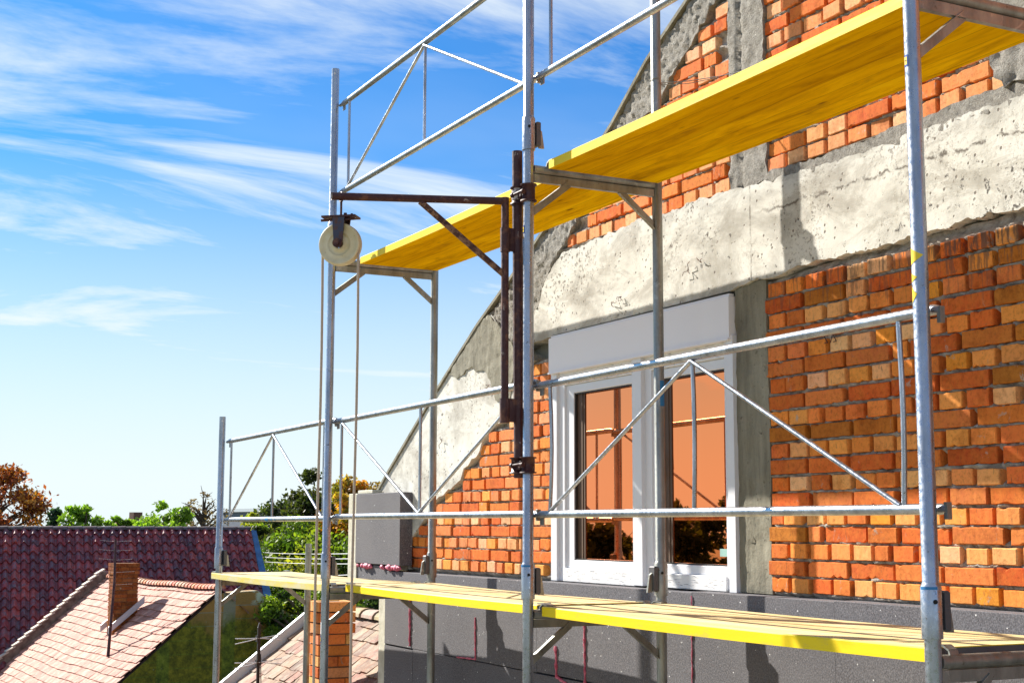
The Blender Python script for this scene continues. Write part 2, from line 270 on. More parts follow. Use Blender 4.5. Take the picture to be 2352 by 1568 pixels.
# ------------------------------------------------------------------ mesh helpers
class MB:
    def __init__(s): s.v = []; s.f = []; s.sm = []; s.mi = []; s.c = []
    def add(s, vs, fs, smooth=False, mi=0, c=None):
        o = len(s.v); s.v += [tuple(v) for v in vs]
        for f in fs:
            s.f.append(tuple(i + o for i in f)); s.sm.append(smooth); s.mi.append(mi); s.c.append(c)
    def box(s, lo, hi, mi=0, c=None, M4=None, ch=0.):
        x0, y0, z0 = lo; x1, y1, z1 = hi
        if ch > 0:
            vs = []
            for z, i in ((z0, 1), (z0 + ch, 0), (z1 - ch, 0), (z1, 1)):
                k = ch if i else 0
                for (a, b, sa, sb) in ((x0, y0, 1, 1), (x1, y0, -1, 1), (x1, y1, -1, -1), (x0, y1, 1, -1)):
                    vs.append((a + sa * k, b + sb * k, z))
            fs = [(3, 2, 1, 0), (12, 13, 14, 15)]
            for l in range(3):
                for k in range(4): fs.append((l * 4 + k, l * 4 + (k + 1) % 4, l * 4 + 4 + (k + 1) % 4, l * 4 + 4 + k))
        else:
            vs = [(x0, y0, z0), (x1, y0, z0), (x1, y1, z0), (x0, y1, z0), (x0, y0, z1), (x1, y0, z1), (x1, y1, z1), (x0, y1, z1)]
            fs = [(3, 2, 1, 0), (4, 5, 6, 7), (0, 1, 5, 4), (1, 2, 6, 5), (2, 3, 7, 6), (3, 0, 4, 7)]
        if M4 is not None: vs = [M4 @ Vector(v) for v in vs]
        s.add(vs, fs, False, mi, c); return s
    def tube(s, pts, r, n=14, caps=True, mi=0, hollow=False):
        pts = [Vector(p) for p in pts]; rs = r if isinstance(r, (list, tuple)) else [r] * len(pts)
        t0 = (pts[1] - pts[0]).normalized(); ref = Vector((0, 0, 1)) if abs(t0.z) < .9 else Vector((1, 0, 0))
        a = t0.cross(ref).normalized(); vs = []
        for i, p in enumerate(pts):
            t = (pts[min(i + 1, len(pts) - 1)] - pts[max(i - 1, 0)]).normalized()
            a = (a - t * a.dot(t)).normalized(); b = t.cross(a)
            for k in range(n):
                an = 2 * math.pi * k / n; vs.append(p + (a * math.cos(an) + b * math.sin(an)) * rs[i])
        fs = [(i * n + k, i * n + (k + 1) % n, (i + 1) * n + (k + 1) % n, (i + 1) * n + k) for i in range(len(pts) - 1) for k in range(n)]
        s.add(vs, fs, True, mi)
        if caps:
            s.add([vs[k] for k in range(n)], [tuple(reversed(range(n)))], False, mi)
            s.add([vs[(len(pts) - 1) * n + k] for k in range(n)], [tuple(range(n))], False, mi)
        return s
    def prism(s, poly, axis, a0, a1, mi=0):          # poly of 2D points extruded along axis ('x','y','z')
        def P(u, v, w): return {'x': (w, u, v), 'y': (u, w, v), 'z': (u, v, w)}[axis]
        n = len(poly); vs = [P(u, v, a0) for u, v in poly] + [P(u, v, a1) for u, v in poly]
        fs = [tuple(range(n)), tuple(reversed(range(n, 2 * n)))] + [(i, i + n, (i + 1) % n + n, (i + 1) % n) for i in range(n)]
        s.add(vs, fs, False, mi); return s
    def build(s, name, mat, parent=None, loc=(0, 0, 0)):
        me = bpy.data.meshes.new(name); me.from_pydata(s.v, [], s.f)
        for mm in (mat if isinstance(mat, (list, tuple)) else [mat]): me.materials.append(M[mm])
        me.polygons.foreach_set('use_smooth', s.sm); me.polygons.foreach_set('material_index', s.mi)
        if any(c is not None for c in s.c):
            at = me.color_attributes.new('Col', 'FLOAT_COLOR', 'CORNER'); arr = []
            for f, c in zip(s.f, s.c): arr += list((*(c or (.5, .5, .5)), 1)) * len(f)
            at.data.foreach_set('color', arr)
        me.update(); o = bpy.data.objects.new(name, me); col.objects.link(o)
        if parent: o.parent = parent
        o.location = loc; return o
def npmesh(name, V, F, mat, parent=None, colors=None, smooth=True):
    V = np.asarray(V, np.float32); F = np.asarray(F, np.int32); k = F.shape[1]
    me = bpy.data.meshes.new(name); me.vertices.add(len(V)); me.vertices.foreach_set('co', V.ravel())
    me.loops.add(F.size); me.loops.foreach_set('vertex_index', F.ravel()); me.polygons.add(len(F))
    me.polygons.foreach_set('loop_start', np.arange(0, F.size, k, dtype=np.int32)); me.polygons.foreach_set('loop_total', np.full(len(F), k, np.int32))
    me.polygons.foreach_set('use_smooth', np.full(len(F), smooth))
    me.materials.append(M[mat]); me.update(calc_edges=True)
    if colors is not None:
        at = me.color_attributes.new('Col', 'FLOAT_COLOR', 'CORNER'); c4 = np.ones((len(F), k, 4), np.float32); c4[:, :, :3] = colors[:, None, :]; at.data.foreach_set('color', c4.ravel())
    o = bpy.data.objects.new(name, me); col.objects.link(o)
    if parent: o.parent = parent
    return o
def tag(o, label=None, cat=None, group=None, kind=None):
    if label: o['label'] = label
    if cat: o['category'] = cat
    if group: o['group'] = group
    if kind: o['kind'] = kind
    return o
def empty(name, loc=(0, 0, 0), rz=0):
    o = bpy.data.objects.new(name, None); col.objects.link(o); o.location = loc; o.rotation_euler[2] = rz; o.empty_display_size = .2; return o
def copy_tree(o, parent=None):
    c = o.copy(); col.objects.link(c); c.parent = parent
    for ch in list(o.children): copy_tree(ch, c)
    return c

# ------------------------------------------------------------------ masonry helpers (wall plane y = 1)
def inside(poly, x, z):
    c = False; j = len(poly) - 1
    for i in range(len(poly)):
        xi, zi = poly[i]; xj, zj = poly[j]
        if (zi > z) != (zj > z) and x < (xj - xi) * (z - zi) / (zj - zi) + xi: c = not c
        j = i
    return c
def ragged(poly, amp, step=.03, seed=0., smooth_edges=()):
    out = []
    for i in range(len(poly)):
        a = Vector(poly[i]); b = Vector(poly[(i + 1) % len(poly)]); L_ = (b - a).length
        if i in smooth_edges: out.append(tuple(a)); continue
        n = max(1, int(L_ / step)); nr = Vector((-(b - a).y, (b - a).x)).normalized()
        for k in range(n):
            p = a + (b - a) * (k / n)
            if k: p = p + nr * amp * (noise.noise(Vector((p.x * 14, p.y * 14, seed))) * 1.3 + .6 * noise.noise(Vector((p.x * 40, p.y * 40, seed + 3))))
            out.append(tuple(p))
    return out
def slab(name, poly, yf, yb, mat, parent, disp=0., cell=.03, fs=14., seed=0., raw=False, fn=None):
    """front face of a wall piece: triangulated outline with real relief, and a skirt back to yb"""
    xs = [p[0] for p in poly]; zs = [p[1] for p in poly]; pts = [Vector(p) for p in poly]; n = len(pts); edges = [(i, (i + 1) % n) for i in range(n)]
    x = min(xs) + cell / 2
    while x < max(xs):
        z = min(zs) + cell / 2
        while z < max(zs):
            q = (x + random.uniform(-.3, .3) * cell, z + random.uniform(-.3, .3) * cell)
            if inside(poly, *q): pts.append(Vector(q))
            z += cell
        x += cell
    vo, eo, fo, ov, oe, of = delaunay_2d_cdt(pts, edges, [], 1, 1e-6)
    vs = []
    for k, p in enumerate(vo):
        d = 0.
        if disp: d = disp * (noise.fractal(Vector((p.x * fs, seed, p.y * fs)), 1., 2., 4) )
        if fn: d += fn(p.x, p.y)
        vs.append((p.x, yf - d, p.y))
    fs_ = []
    for f in fo:
        a, b, c = (Vector(vs[f[0]]), Vector(vs[f[1]]), Vector(vs[f[2]])); fs_.append(tuple(f) if (b - a).cross(c - a).y < 0 else tuple(reversed(f)))
    mb = MB(); mb.add(vs, fs_, True)
    cnt = {}
    for f in fs_:
        for k in range(len(f)):
            a, b = f[k], f[(k + 1) % len(f)]; key = (min(a, b), max(a, b)); cnt.setdefault(key, []).append((a, b))
    sk = [v[0] for v in cnt.values() if len(v) == 1]
    for a, b in sk:
        A, B = vs[a], vs[b]; mb.add([A, B, (B[0], yb, B[2]), (A[0], yb, A[2])], [(1, 0, 3, 2)], False)
    return mb.build(name, mat, parent)

HEAD = [(0.84, 0.263, 0.051), (0.84, 0.309, 0.063), (0.8, 0.208, 0.045), (0.86, 0.348, 0.083), (0.9, 0.402, 0.139), (0.86, 0.302, 0.089), (0.9, 0.386, 0.114), (0.92, 0.449, 0.19), (0.86, 0.34, 0.095), (0.74, 0.139, 0.025), (0.82, 0.247, 0.057), (0.88, 0.425, 0.164), (0.76, 0.286, 0.032), (0.78, 0.186, 0.045), (0.9, 0.5, 0.25), (0.9, 0.46, 0.2), (0.78, 0.22, 0.07), (0.7, 0.15, 0.04)]
STRE = [(.60, .10, .022), (.64, .13, .03), (.54, .11, .022), (.50, .07, .016), (.60, .15, .03), (.64, .17, .05), (.40, .12, .016)]
HEAD_UP = [(.86, .38, .17), (.84, .33, .14), (.88, .46, .24), (.80, .24, .09), (.86, .40, .20), (.90, .52, .29), (.82, .28, .12)]
STRE_UP = [(.74, .17, .045), (.70, .14, .03), (.76, .24, .09), (.64, .12, .03), (.74, .20, .05)]
def bricks(name, polys, x0, x1, z0, nrow, first_header, parent, course=.0728, seed=1, yface=.982, HEAD=HEAD, STRE=STRE):
    rs = random.Random(seed); mb = MB()
    for r in range(nrow):
        head = (r % 2 == 0) == first_header; z = z0 + r * course; x = x0 - (0 if head else rs.choice((0.02, .0)))
        wob = rs.uniform(-.002, .002)
        while x < x1:
            isH = head or rs.random() < .13
            wv = (.113 if isH else .250) + rs.uniform(-.006, .006)
            if rs.random() < .05: wv *= .7
            xa, xb = x, x + wv; x = xb + rs.uniform(.017, .031)
            za = z + .004 + wob + rs.uniform(-.002, .002); zb = za + .0625 + rs.uniform(-.003, .002)
            ok = any(inside(p, (xa + xb) / 2, zb) and inside(p, xa + .02, zb - .012) and inside(p, xb - .02, zb - .012) for p in polys)
            if not ok:
                # a cut half brick where only one end fits
                for pa, pb in ((xa, xa + .1), (xb - .1, xb), (xa + .03, xa + .1)):
                    if any(inside(p, pa + .012, zb - .012) and inside(p, pb - .012, zb - .012) for p in polys): xa, xb = pa, pb; ok = True; break
            if not ok: continue
            c = rs.choice(HEAD if (isH and rs.random() > .06) else STRE); k = rs.uniform(.84, 1.10)
            c = tuple(min(.9, v * k * rs.uniform(.94, 1.06)) for v in c)
            yf = yface + rs.uniform(-.008, .006); tl = rs.uniform(-.004, .004); j = lambda: rs.uniform(-.0022, .0022)
            ch = rs.uniform(.0015, .004); nx = 6 if isH else 12
            # front as a small grid so that corners and arrises can be knocked off
            cols_ = [xa + (xb - xa) * k_ / nx for k_ in range(nx + 1)]; top = []; bot = []; mid = []
            vs = []
            for xi in cols_:
                edge = xi in (cols_[0], cols_[-1]); sgn = 1 if xi == cols_[0] else -1
                yy = yf + tl * (xi - xa) / (xb - xa) + j() * .25
                xx = xi + (sgn * ch if edge else 0) + (j() if edge else 0)
                chip = rs.uniform(.006, .014) if rs.random() < .055 else 0; chip2 = rs.uniform(.006, .014) if rs.random() < .055 else 0
                vs += [(xi + j() * .7, yy + .018 + .035, za + j() * .5), (xi + j() * .5, yy + .004, za + j() * .5 + chip * .6), (xx, yy, za + ch + j() * .5 + chip),
                       (xx, yy, (za + zb) / 2), (xx, yy, zb - ch + j() * .5 - chip2), (xi + j() * .5, yy + .004, zb + j() * .5 - chip2 * .6), (xi + j() * .7, yy + .053, zb + j() * .5)]
            fs = []
            for i in range(nx):
                for k_ in range(6): a = i * 7 + k_; fs.append((a, a + 7, a + 8, a + 1))
            fs.append((0, 1, 2, 3, 4, 5, 6)); e = nx * 7; fs.append((e + 6, e + 5, e + 4, e + 3, e + 2, e + 1, e))
            mb.add(vs, fs, False, 0, c)
    return mb.build(name, 'brick', parent)

# ================================================================== GROUND
g = MB(); g.add([(-700, -700, -5.6), (700, -700, -5.6), (700, 700, -5.6), (-700, 700, -5.6)], [(0, 1, 2, 3)])
tag(g.build('ground', 'ground'), kind='structure')

g = MB(); g.add([(-11, -16, -5.59), (16, -16, -5.59), (16, 1.2, -5.59), (-3.9, 1.2, -5.59), (-3.9, -1.5, -5.59), (-11, -1.5, -5.59)], [(0, 1, 2, 3, 4, 5)])
tag(g.build('bounce_sheet', 'bounce_sheet'), kind='structure')  # unseen sheet, added to bounce warm light onto the wall and deck undersides

# ================================================================== THE HOUSE WITH THE BARE GABLE
house = empty('brick_house', (0, 1.0, -5.6)); tag(house, 'brick gable house under renovation with bare orange masonry, pale concrete beam and white window', 'house')
def hp(o): o.location = Vector(o.location) - Vector((0, 1.0, -5.6)); return o
SLOPE = [(.40, 3.33), (.141, 3.153), (-.106, 3.004), (-.493, 2.80), (-.846, 2.548), (-1.227, 2.323), (-1.814, 2.001), (-2.513, 1.652), (-3.252, 1.219), (-3.971, .769), (-4.275, .57)]
# core of the wall behind the faces
core = MB()
for poly, ya, yb in (([(4.6, -5.6), (-3.93, -5.6), (-3.93, .10), (-4.30, .14), (-4.30, .55), (-3.95, .755), (-3.25, 1.20), (-2.5, 1.63), (-1.8, 1.985), (-.85, 2.53), (.14, 3.13), (1.2, 3.85), (2.2, 4.55), (4.6, 4.55)], 1.09, 1.38),):
    core.prism(poly, 'y', ya, yb)
hp(core.build('wall_core', 'plaster', house))
# lower wall under and beside (mortar bed that shows in the joints)
def mort(x, z): return .004 * noise.noise(Vector((x * 9, z * 45, 3.)))
WX0, WX1, WZ0, WZ1 = -1.548, .216, .07, 1.462
# mortar bed as grid with relief
def mortar_bed(name, poly, seed):
    z0 = 1.972 if seed == 4. else 1.952 if seed == 3. else .086
    def bed(x, z):                      # mortar squeezed out of the bed joints
        t = ((z - z0) / .0728) % 1.0; t = min(t, 1 - t)
        return (.036 + .016 * noise.noise(Vector((x * 11, z * 30, seed)))) * math.exp(-(t / .15) ** 2)
    return hp(slab(name, poly, 1.022, 1.095, 'mortar', house, disp=.010, cell=.016, fs=26., seed=seed, fn=bed))
L1 = [(-1.556, 1.352), (-1.556, .05), (-3.62, .05), (-3.561, .289), (-3.341, .423), (-3.164, .538), (-2.777, .667), (-2.725, .741), (-2.515, .822), (-2.441, .915), (-2.313, .989), (-1.968, 1.029), (-1.901, 1.22), (-1.78, 1.345)]
R1 = [(.452, .05), (4.4, .05), (4.4, 1.53), (2.3, 1.52), (1.604, 1.513), (.97, 1.508), (.546, 1.49), (.452, 1.478)]
U1 = [(-1.466, 1.945), (-1.324, 2.043), (-1.204, 2.147), (-.90, 2.28), (-.62, 2.47), (-.398, 2.55), (-.294, 2.649), (-.158, 2.737), (-.034, 2.81), (.12, 2.93), (.212, 2.95), (.214, 1.966)]
U2 = [(.484, 1.97), (4.4, 1.97), (4.4, 4.3), (2.2, 4.3), (1.35, 3.80), (.9, 3.45), (.484, 3.20)]
mortar_bed('mortar_joints', ragged(L1, .006), 1.); mortar_bed('mortar_joints', ragged(R1, .004), 2.)
mortar_bed('mortar_joints', ragged(U1, .004), 3.); mortar_bed('mortar_joints', U2, 4.)
hp(bricks('brickwork', [L1], -3.6, -1.56, .086, 18, True, house, seed=3, HEAD=HEAD_UP + HEAD[:4], STRE=STRE_UP))
hp(bricks('brickwork', [R1], .462, 4.3, .086, 20, True, house, seed=9))
hp(bricks('brickwork', [U1], -1.56, .212, 1.952, 14, True, house, seed=5, HEAD=HEAD_UP, STRE=STRE_UP))
hp(bricks('brickwork', [U2], .492, 4.3, 1.972, 30, True, house, seed=6, HEAD=HEAD_UP, STRE=STRE_UP))
# raking grey render along the gable edge
rk = [(-1.90, 1.45), (-2.02, 1.45), (-2.2, 1.60), (-2.36, 1.69), (-1.814, 1.985), (-1.227, 2.305), (-.846, 2.53), (-.493, 2.78), (-.106, 2.985), (.141, 3.135), (.45, 3.35), (.49, 3.20), (.212, 2.96), (.12, 2.93), (-.034, 2.81), (-.158, 2.737), (-.294, 2.649), (-.398, 2.55), (-.62, 2.47), (-.90, 2.28), (-1.204, 2.147), (-1.324, 2.043), (-1.48, 1.94), (-1.56, 1.86), (-1.66, 1.78), (-1.70, 1.66), (-1.82, 1.60)]
hp(slab('rough_render', ragged(rk, .018, .025, 2.), .972, 1.09, 'render', house, disp=.013, cell=.016, fs=30., seed=5.))
# the lower sloping pale slab edge
lo = [(-4.30, .60), (-3.971, .755), (-3.252, 1.20), (-2.513, 1.635), (-2.36, 1.69), (-2.2, 1.60), (-2.02, 1.45), (-1.78, 1.345), (-1.901, 1.22), (-1.968, 1.029), (-2.313, .989), (-2.441, .915), (-2.515, .822), (-2.725, .741), (-2.777, .667), (-3.164, .538), (-3.341, .423), (-3.561, .289), (-3.62, .07), (-4.30, .07)]
hp(slab('raking_concrete_band', ragged(lo, .012, .03, 7., (0, 1, 2, 3)), .968, 1.09, 'concrete', house, disp=.002, cell=.03, fs=8., seed=8.))
st = [(-2.95, 1.372), (-2.513, 1.640), (-2.37, 1.695), (-2.2, 1.60), (-2.02, 1.45), (-2.0, 1.30), (-2.08, 1.10), (-2.25, 1.14), (-2.38, 1.32), (-2.62, 1.38), (-2.82, 1.33)]
hp(slab('grey_plaster_patch', ragged(st, .02, .03, 3.), .960, .972, 'column', house, disp=.006, cell=.025, fs=16., seed=9.))
# concrete beam
bm = [(-1.90, 1.452), (-1.549, 1.464), (.21, 1.471), (.389, 1.494), (.546, 1.486), (.698, 1.511), (.97, 1.506), (1.159, 1.504), (1.359, 1.508), (1.651, 1.522), (2.3, 1.51), (4.4, 1.52), (4.4, 1.935), (2.042, 1.925), (1.548, 1.928), (1.278, 1.915), (.824, 1.922), (.495, 1.935), (.214, 1.955), (-.508, 1.962), (-.945, 1.945), (-1.43, 1.925), (-1.56, 1.84), (-1.66, 1.76), (-1.70, 1.66), (-1.86, 1.58)]
hp(slab('concrete_beam', ragged(bm, .014, .016, 1., (1,)), 0.968, 1.09, 'concrete', house, disp=.0022, cell=.03, fs=9., seed=1.))
ml = [(.5, 1.925), (.824, 1.905), (1.278, 1.90), (1.548, 1.905), (2.042, 1.90), (4.4, 1.91), (4.4, 1.985), (2.0, 1.985), (1.6, 1.98), (1.25, 1.972), (.85, 1.962), (.5, 1.975)]
hp(slab('mortar_ledge', ragged(ml, .014, .025, 4.), .970, 1.0, 'render', house, disp=.006, cell=.02, fs=26., seed=2.))
# columns
cl_ = [(.214, .075), (.452, .075), (.458, .7), (.446, 1.495), (.214, 1.478)]
hp(slab('concrete_column', ragged(cl_, .006, .03, 5., (0,)), .985, 1.09, 'column', house, disp=.006, cell=.03, fs=12., seed=4., fn=lambda x, z: -.012 * math.exp(-((x - .325) / .008) ** 2)))
cu = [(.214, 1.94), (.49, 1.94), (.486, 2.4), (.484, 3.22), (.212, 3.0)]
hp(slab('concrete_column', ragged(cu, .010, .03, 6.), .970, 1.09, 'render', house, disp=.009, cell=.02, fs=18., seed=6., fn=lambda x, z: -.02 * math.exp(-((x - .30) / .012) ** 2)))
cr = [(1.93, 1.97), (2.3, 1.97), (2.3, 4.2), (1.96, 4.2), (1.90, 2.6), (1.84, 2.2)]
hp(slab('concrete_column', ragged(cr, .025, .03, 8.), .955, 1.09, 'render', house, disp=.02, cell=.025, fs=14., seed=7.))
# thin coping that closes the gable edge
cp = MB()
for (xa, za), (xb, zb) in zip(SLOPE[:-1], SLOPE[1:]):
    d = Vector((xb - xa, zb - za)).normalized(); nr = Vector((d.y, -d.x)) * -1
    if nr.y < 0: nr = -nr
    q = [(xa, za - .012), (xb, zb - .012), (xb + nr.x * .02, zb - .012 + nr.y * .02), (xa + nr.x * .02, za - .012 + nr.y * .02)]
    cp.prism(q, 'y', .955, 1.40)
hp(cp.build('gable_coping', 'column', house))
# roof slab behind the gable
rf = MB(); rf.prism([(.40, 3.20), (-4.5, .36), (-4.5, .22), (.40, 3.05), (4.6, 4.9), (4.6, 5.05)], 'y', 1.40, 9.0); hp(rf.build('roof', 'tile_old', house))
bw = MB(); bw.box((-3.9, 1.40, -5.6), (4.6, 8.9, .3)); hp(bw.build('side_wall', 'plaster', house))
# wire ends that stick out of the beam
for cx, cz in ((-.86, 1.55), (-.76, 1.58), (-.13, 1.62), (-.02, 1.64), (-3.2, .87), (-3.05, .93), (-2.35, 1.24), (-1.75, 1.93)):
    wv = MB()
    for k in range(3):
        a = random.uniform(0, 6.28); l = random.uniform(.02, .055)
        wv.tube([(cx, .96, cz), (cx + math.cos(a) * l * .6, .945, cz + math.sin(a) * l * .6), (cx + math.cos(a) * l, .952, cz + math.sin(a) * l - .008)], .0018, 5)
    hp(wv.build('tie_wire', 'rust2', house))
# pencilled mark on one brick (reads as a mirrored 2/2)
mk = MB()
def two(x, z, s): return [(x + .5 * s - u * s, z + v * s) for u, v in ((0, .8), (.18, 1), (.42, .95), (.48, .7), (.3, .45), (.02, .08), (.0, .0), (.25, .04), (.55, .0))]
for ox, sc in ((.868, .036), (.925, .036)):
    mk.tube([(x, .9705, z) for x, z in two(ox, 1.147, sc)], .0021, 5)
mk.tube([(.905, .9705, 1.145), (.922, .9705, 1.185)], .0021, 5)
hp(mk.build('pencil_mark', 'ink', house))

# window -----------------------------------------------------------
win = empty('window', (-.66, 1.0, .07)); win.parent = house; win.location = Vector((-.66, 1.0, .07)) - Vector((0, 1.0, -5.6))
def wp(o): o.location = Vector((.66, -1.0, -.07)); return o
for nm, bs in (('jamb', ((-1.553, .968, .068, -1.487, 1.25), (-1.487, .985, .068, -1.425, 1.25))), ('jamb', ((.118, .985, .082, .160, 1.25), (.160, .965, .070, .214, 1.262))), ('mullion', ((-.672, .965, .072, -.585, 1.245), (-.585, .99, .072, -.525, 1.245)))):
    fr = MB()
    for q in bs: fr.box((q[0], q[1], q[2]), (q[3], 1.06, q[4]), ch=.003)
    wp(fr.build(nm, 'pvc', win))
for q in ((-1.425, .975, .068, -.672, .142), (-.525, .975, .072, .118, .142), (-1.425, .985, 1.165, -.672, 1.25), (-.525, .985, 1.165, .118, 1.25)):
    fh = MB(); fh.box((q[0], q[1], q[2]), (q[3], 1.06, q[4]), ch=.003); wp(fh.build('frame_rail', 'film', win))
def sash(x0, x1, z0, z1, t):
    s_ = MB(); y0, y1 = .998, 1.055
    s_.box((x0, y0, z0), (x0 + t, y1, z1), ch=.004); s_.box((x1 - t * .25, y0, z0), (x1, y1, z1), ch=.003)
    s_.box((x0 + t, y0, z0), (x1 - t * .25, y1, z0 + .045), ch=.004); s_.box((x0 + t, y0, z1 - .05), (x1 - t * .25, y1, z1), ch=.004)
    so_ = wp(s_.build('sash', 'pvc', win))
    g_ = MB(); a0, a1, b0, b1 = x0 + t, x1 - t * .25, z0 + .045, z1 - .05
    for q in ((a0, b0, a0 + .008, b1), (a1 - .008, b0, a1, b1), (a0 + .008, b0, a1 - .008, b0 + .008), (a0 + .008, b1 - .008, a1 - .008, b1)): g_.box((q[0], 1.004, q[1]), (q[2], 1.05, q[3]))
    wp(g_.build('gasket', 'gasket', win))
    r_ = MB(); r_.box((a0 + .008, 1.018, b0 + .008), (a0 + .062, 1.05, b1 - .008)); r_.box((a0 + .062, 1.022, b0 + .008), (a0 + .082, 1.05, b1 - .008)); wp(r_.build('glazing_spacer', 'reveal', win))
    p_ = MB(); p_.box((a0 + .082, 1.027, b0 + .008), (a1 - .008, 1.05, b1 - .008)); wp(p_.build('pane', 'glass', win))
sash(-1.425, -.672, .142, 1.165, .085); sash(-.525, .118, .142, 1.165, .052)
sk = MB(); sk.box((.005, 1.0245, .232), (.098, 1.0269, .268)); wp(sk.build('sticker', 'mint', win))
hd = MB(); hd.tube([(-.478, 1.016, .60), (-.462, .995, .62), (-.455, .985, .66), (-.458, .985, .71), (-.470, 1.005, .74)], .007, 8); wp(hd.build('handle', 'pvc', win))
# roller shutter box above the window
sb = MB(); sb.box((-1.552, .952, 1.237), (.206, 1.07, 1.446), ch=.004); sb.box((-1.552, .945, 1.237), (.206, .9515, 1.247)); sb.box((-1.540, .960, 1.4465), (.200, 1.05, 1.458))
hp(sb.build('shutter_box', 'shutter', house))
gp = MB(); gp.box((-1.556, .9885, 1.4465), (.208, 1.08, 1.462)); gp.box((-1.553, 1.06, .06), (.2105, 1.09, 1.4465)); hp(gp.build('window_gap', 'hole', house))

# insulation boards ------------------------------------------------
tops = [(-3.828, -2.828, .058), (-2.825, -1.572, .060), (-1.569, -.030, .064), (-.027, .985, .070), (.988, 2.00, .074), (2.003, 3.02, .078), (3.023, 4.02, .08)]
for i, (xa, xb, zt) in enumerate(tops):
    b_ = MB(); b_.box((xa, .885 + random.uniform(-.002, .002), zt - .50), (xb, .998, zt), ch=.002); hp(b_.build('insulation_board', 'eps', house))
for r in range(1, 4):
    for i in range(8):
        xa = -3.828 + i * 1.003 + (.5 if r % 2 else 0); xb = xa + 1.0
        if i == 0 and r % 2:
            b_ = MB(); b_.box((-3.828, .886, .05 - .503 * r - .5), (xa - .003, .998, .05 - .503 * r)); hp(b_.build('insulation_board', 'eps', house))
        b_ = MB(); b_.box((xa, .885 + random.uniform(-.002, .002), .056 - .5012 * r - .4995), (xb, .998, .056 - .5012 * r), ch=.002); hp(b_.build('insulation_board', 'eps', house))
ce = MB(); ce.box((-3.955, .892, -5.0), (-3.831, 1.39, .040), ch=.004); hp(ce.build('corner_edge', 'cream', house))
bk_ = MB(); bk_.box((-4.385, .872, .100), (-3.545, .9655, .604), ch=.004); hp(bk_.build('insulation_board', 'eps', house))['label'] = 'thick dark board standing proud at the eaves corner'
be = MB(); be.box((-4.56, .88, -.05), (-4.388, 1.39, .61), ch=.004); be.box((-4.385, .885, .605), (-4.10, .96, .632), ch=.004); hp(be.build('eaves_edge', 'cream', house))
bl = MB(); bl.box((-4.385, .890, -.03), (-3.834, .997, .092), ch=.003); hp(bl.build('insulation_board', 'eps', house))
# pink foam squeezed out of the joints
def foam(pts, r, name='mounting_foam'):
    out = []; rr = []
    for a, b in zip(pts[:-1], pts[1:]):
        n = max(2, int((Vector(b) - Vector(a)).length / .015))
        for k in range(n): out.append(Vector(a).lerp(Vector(b), k / n)); 
    out.append(Vector(pts[-1])); P3 = []
    for p in out: P3.append((p.x + .077 + random.uniform(-.003, .003), .881, p.y)); rr.append(r * random.uniform(.5, 1.35))
    f_ = MB(); f_.tube(P3, rr, 8); hp(f_.build(name, 'pink', house))
foam([(-3.452, -.10), (-3.444, -.40), (-3.444, -.426)], .009); foam([(-2.436, -.181), (-2.432, -.431), (-2.698, -.439)], .006)
foam([(-1.42, -.278), (-1.41, -.44), (-1.30, -.47)], .009); foam([(-1.106, -.141), (-1.10, -.50)], .008); foam([(-.104, .05), (-.108, -.45)], .0035)
for cx, cz, n in ((-3.72, .085, 14), (-4.25, .085, 8)):
    for k in range(n):
        f_ = MB(); a = cx + random.uniform(-.15, .17); rr = random.uniform(.010, .026); f_.tube([(a - rr, .885, cz + random.uniform(-.012, .012)), (a - rr * .4, .880, cz), (a + rr * .5, .878, cz - .004), (a + rr * 1.3, .885, cz + random.uniform(-.02, .005))], [rr * .3, rr, rr * .9, rr * .25], 8); hp(f_.build('mounting_foam', 'pink', house))

# ================================================================== SCAFFOLD
X0, X1, X2, X3, D = -4.9236, -2.6007, 0.0, 2.4773, .6954
PR = .0242
def post_mb(x, y, z0, z1, sleeve=None):
    mb = MB(); n = 20
    if sleeve:
        a, b = sleeve
        mb.tube([(x, y, a), (x, y, b - .012), (x, y, b), (x, y, b + .002), (x, y, z1)], [.0305, .0305, PR + .001, PR, PR], n)
    else: mb.tube([(x, y, z0), (x, y, z1)], PR, n)
    return mb
def wedge(mb, x, y, z, side):                       # guard-rail lock: back plate and hanging wedge
    s = side
    a, b = sorted((y + s * .030, y + s * .052)); mb.box((x - .022, a, z), (x + .022, b, z + .115), ch=.005)
    a, b = sorted((y + s * .0525, y + s * .066)); mb.prism([(a, z - .004), (b + .012 * (s > 0), z - .004), (b, z + .075), (a, z + .085)] if s > 0 else [(a - .012, z - .004), (b, z - .004), (b, z + .085), (a, z + .075)], 'x', x - .006, x + .006, mi=1)
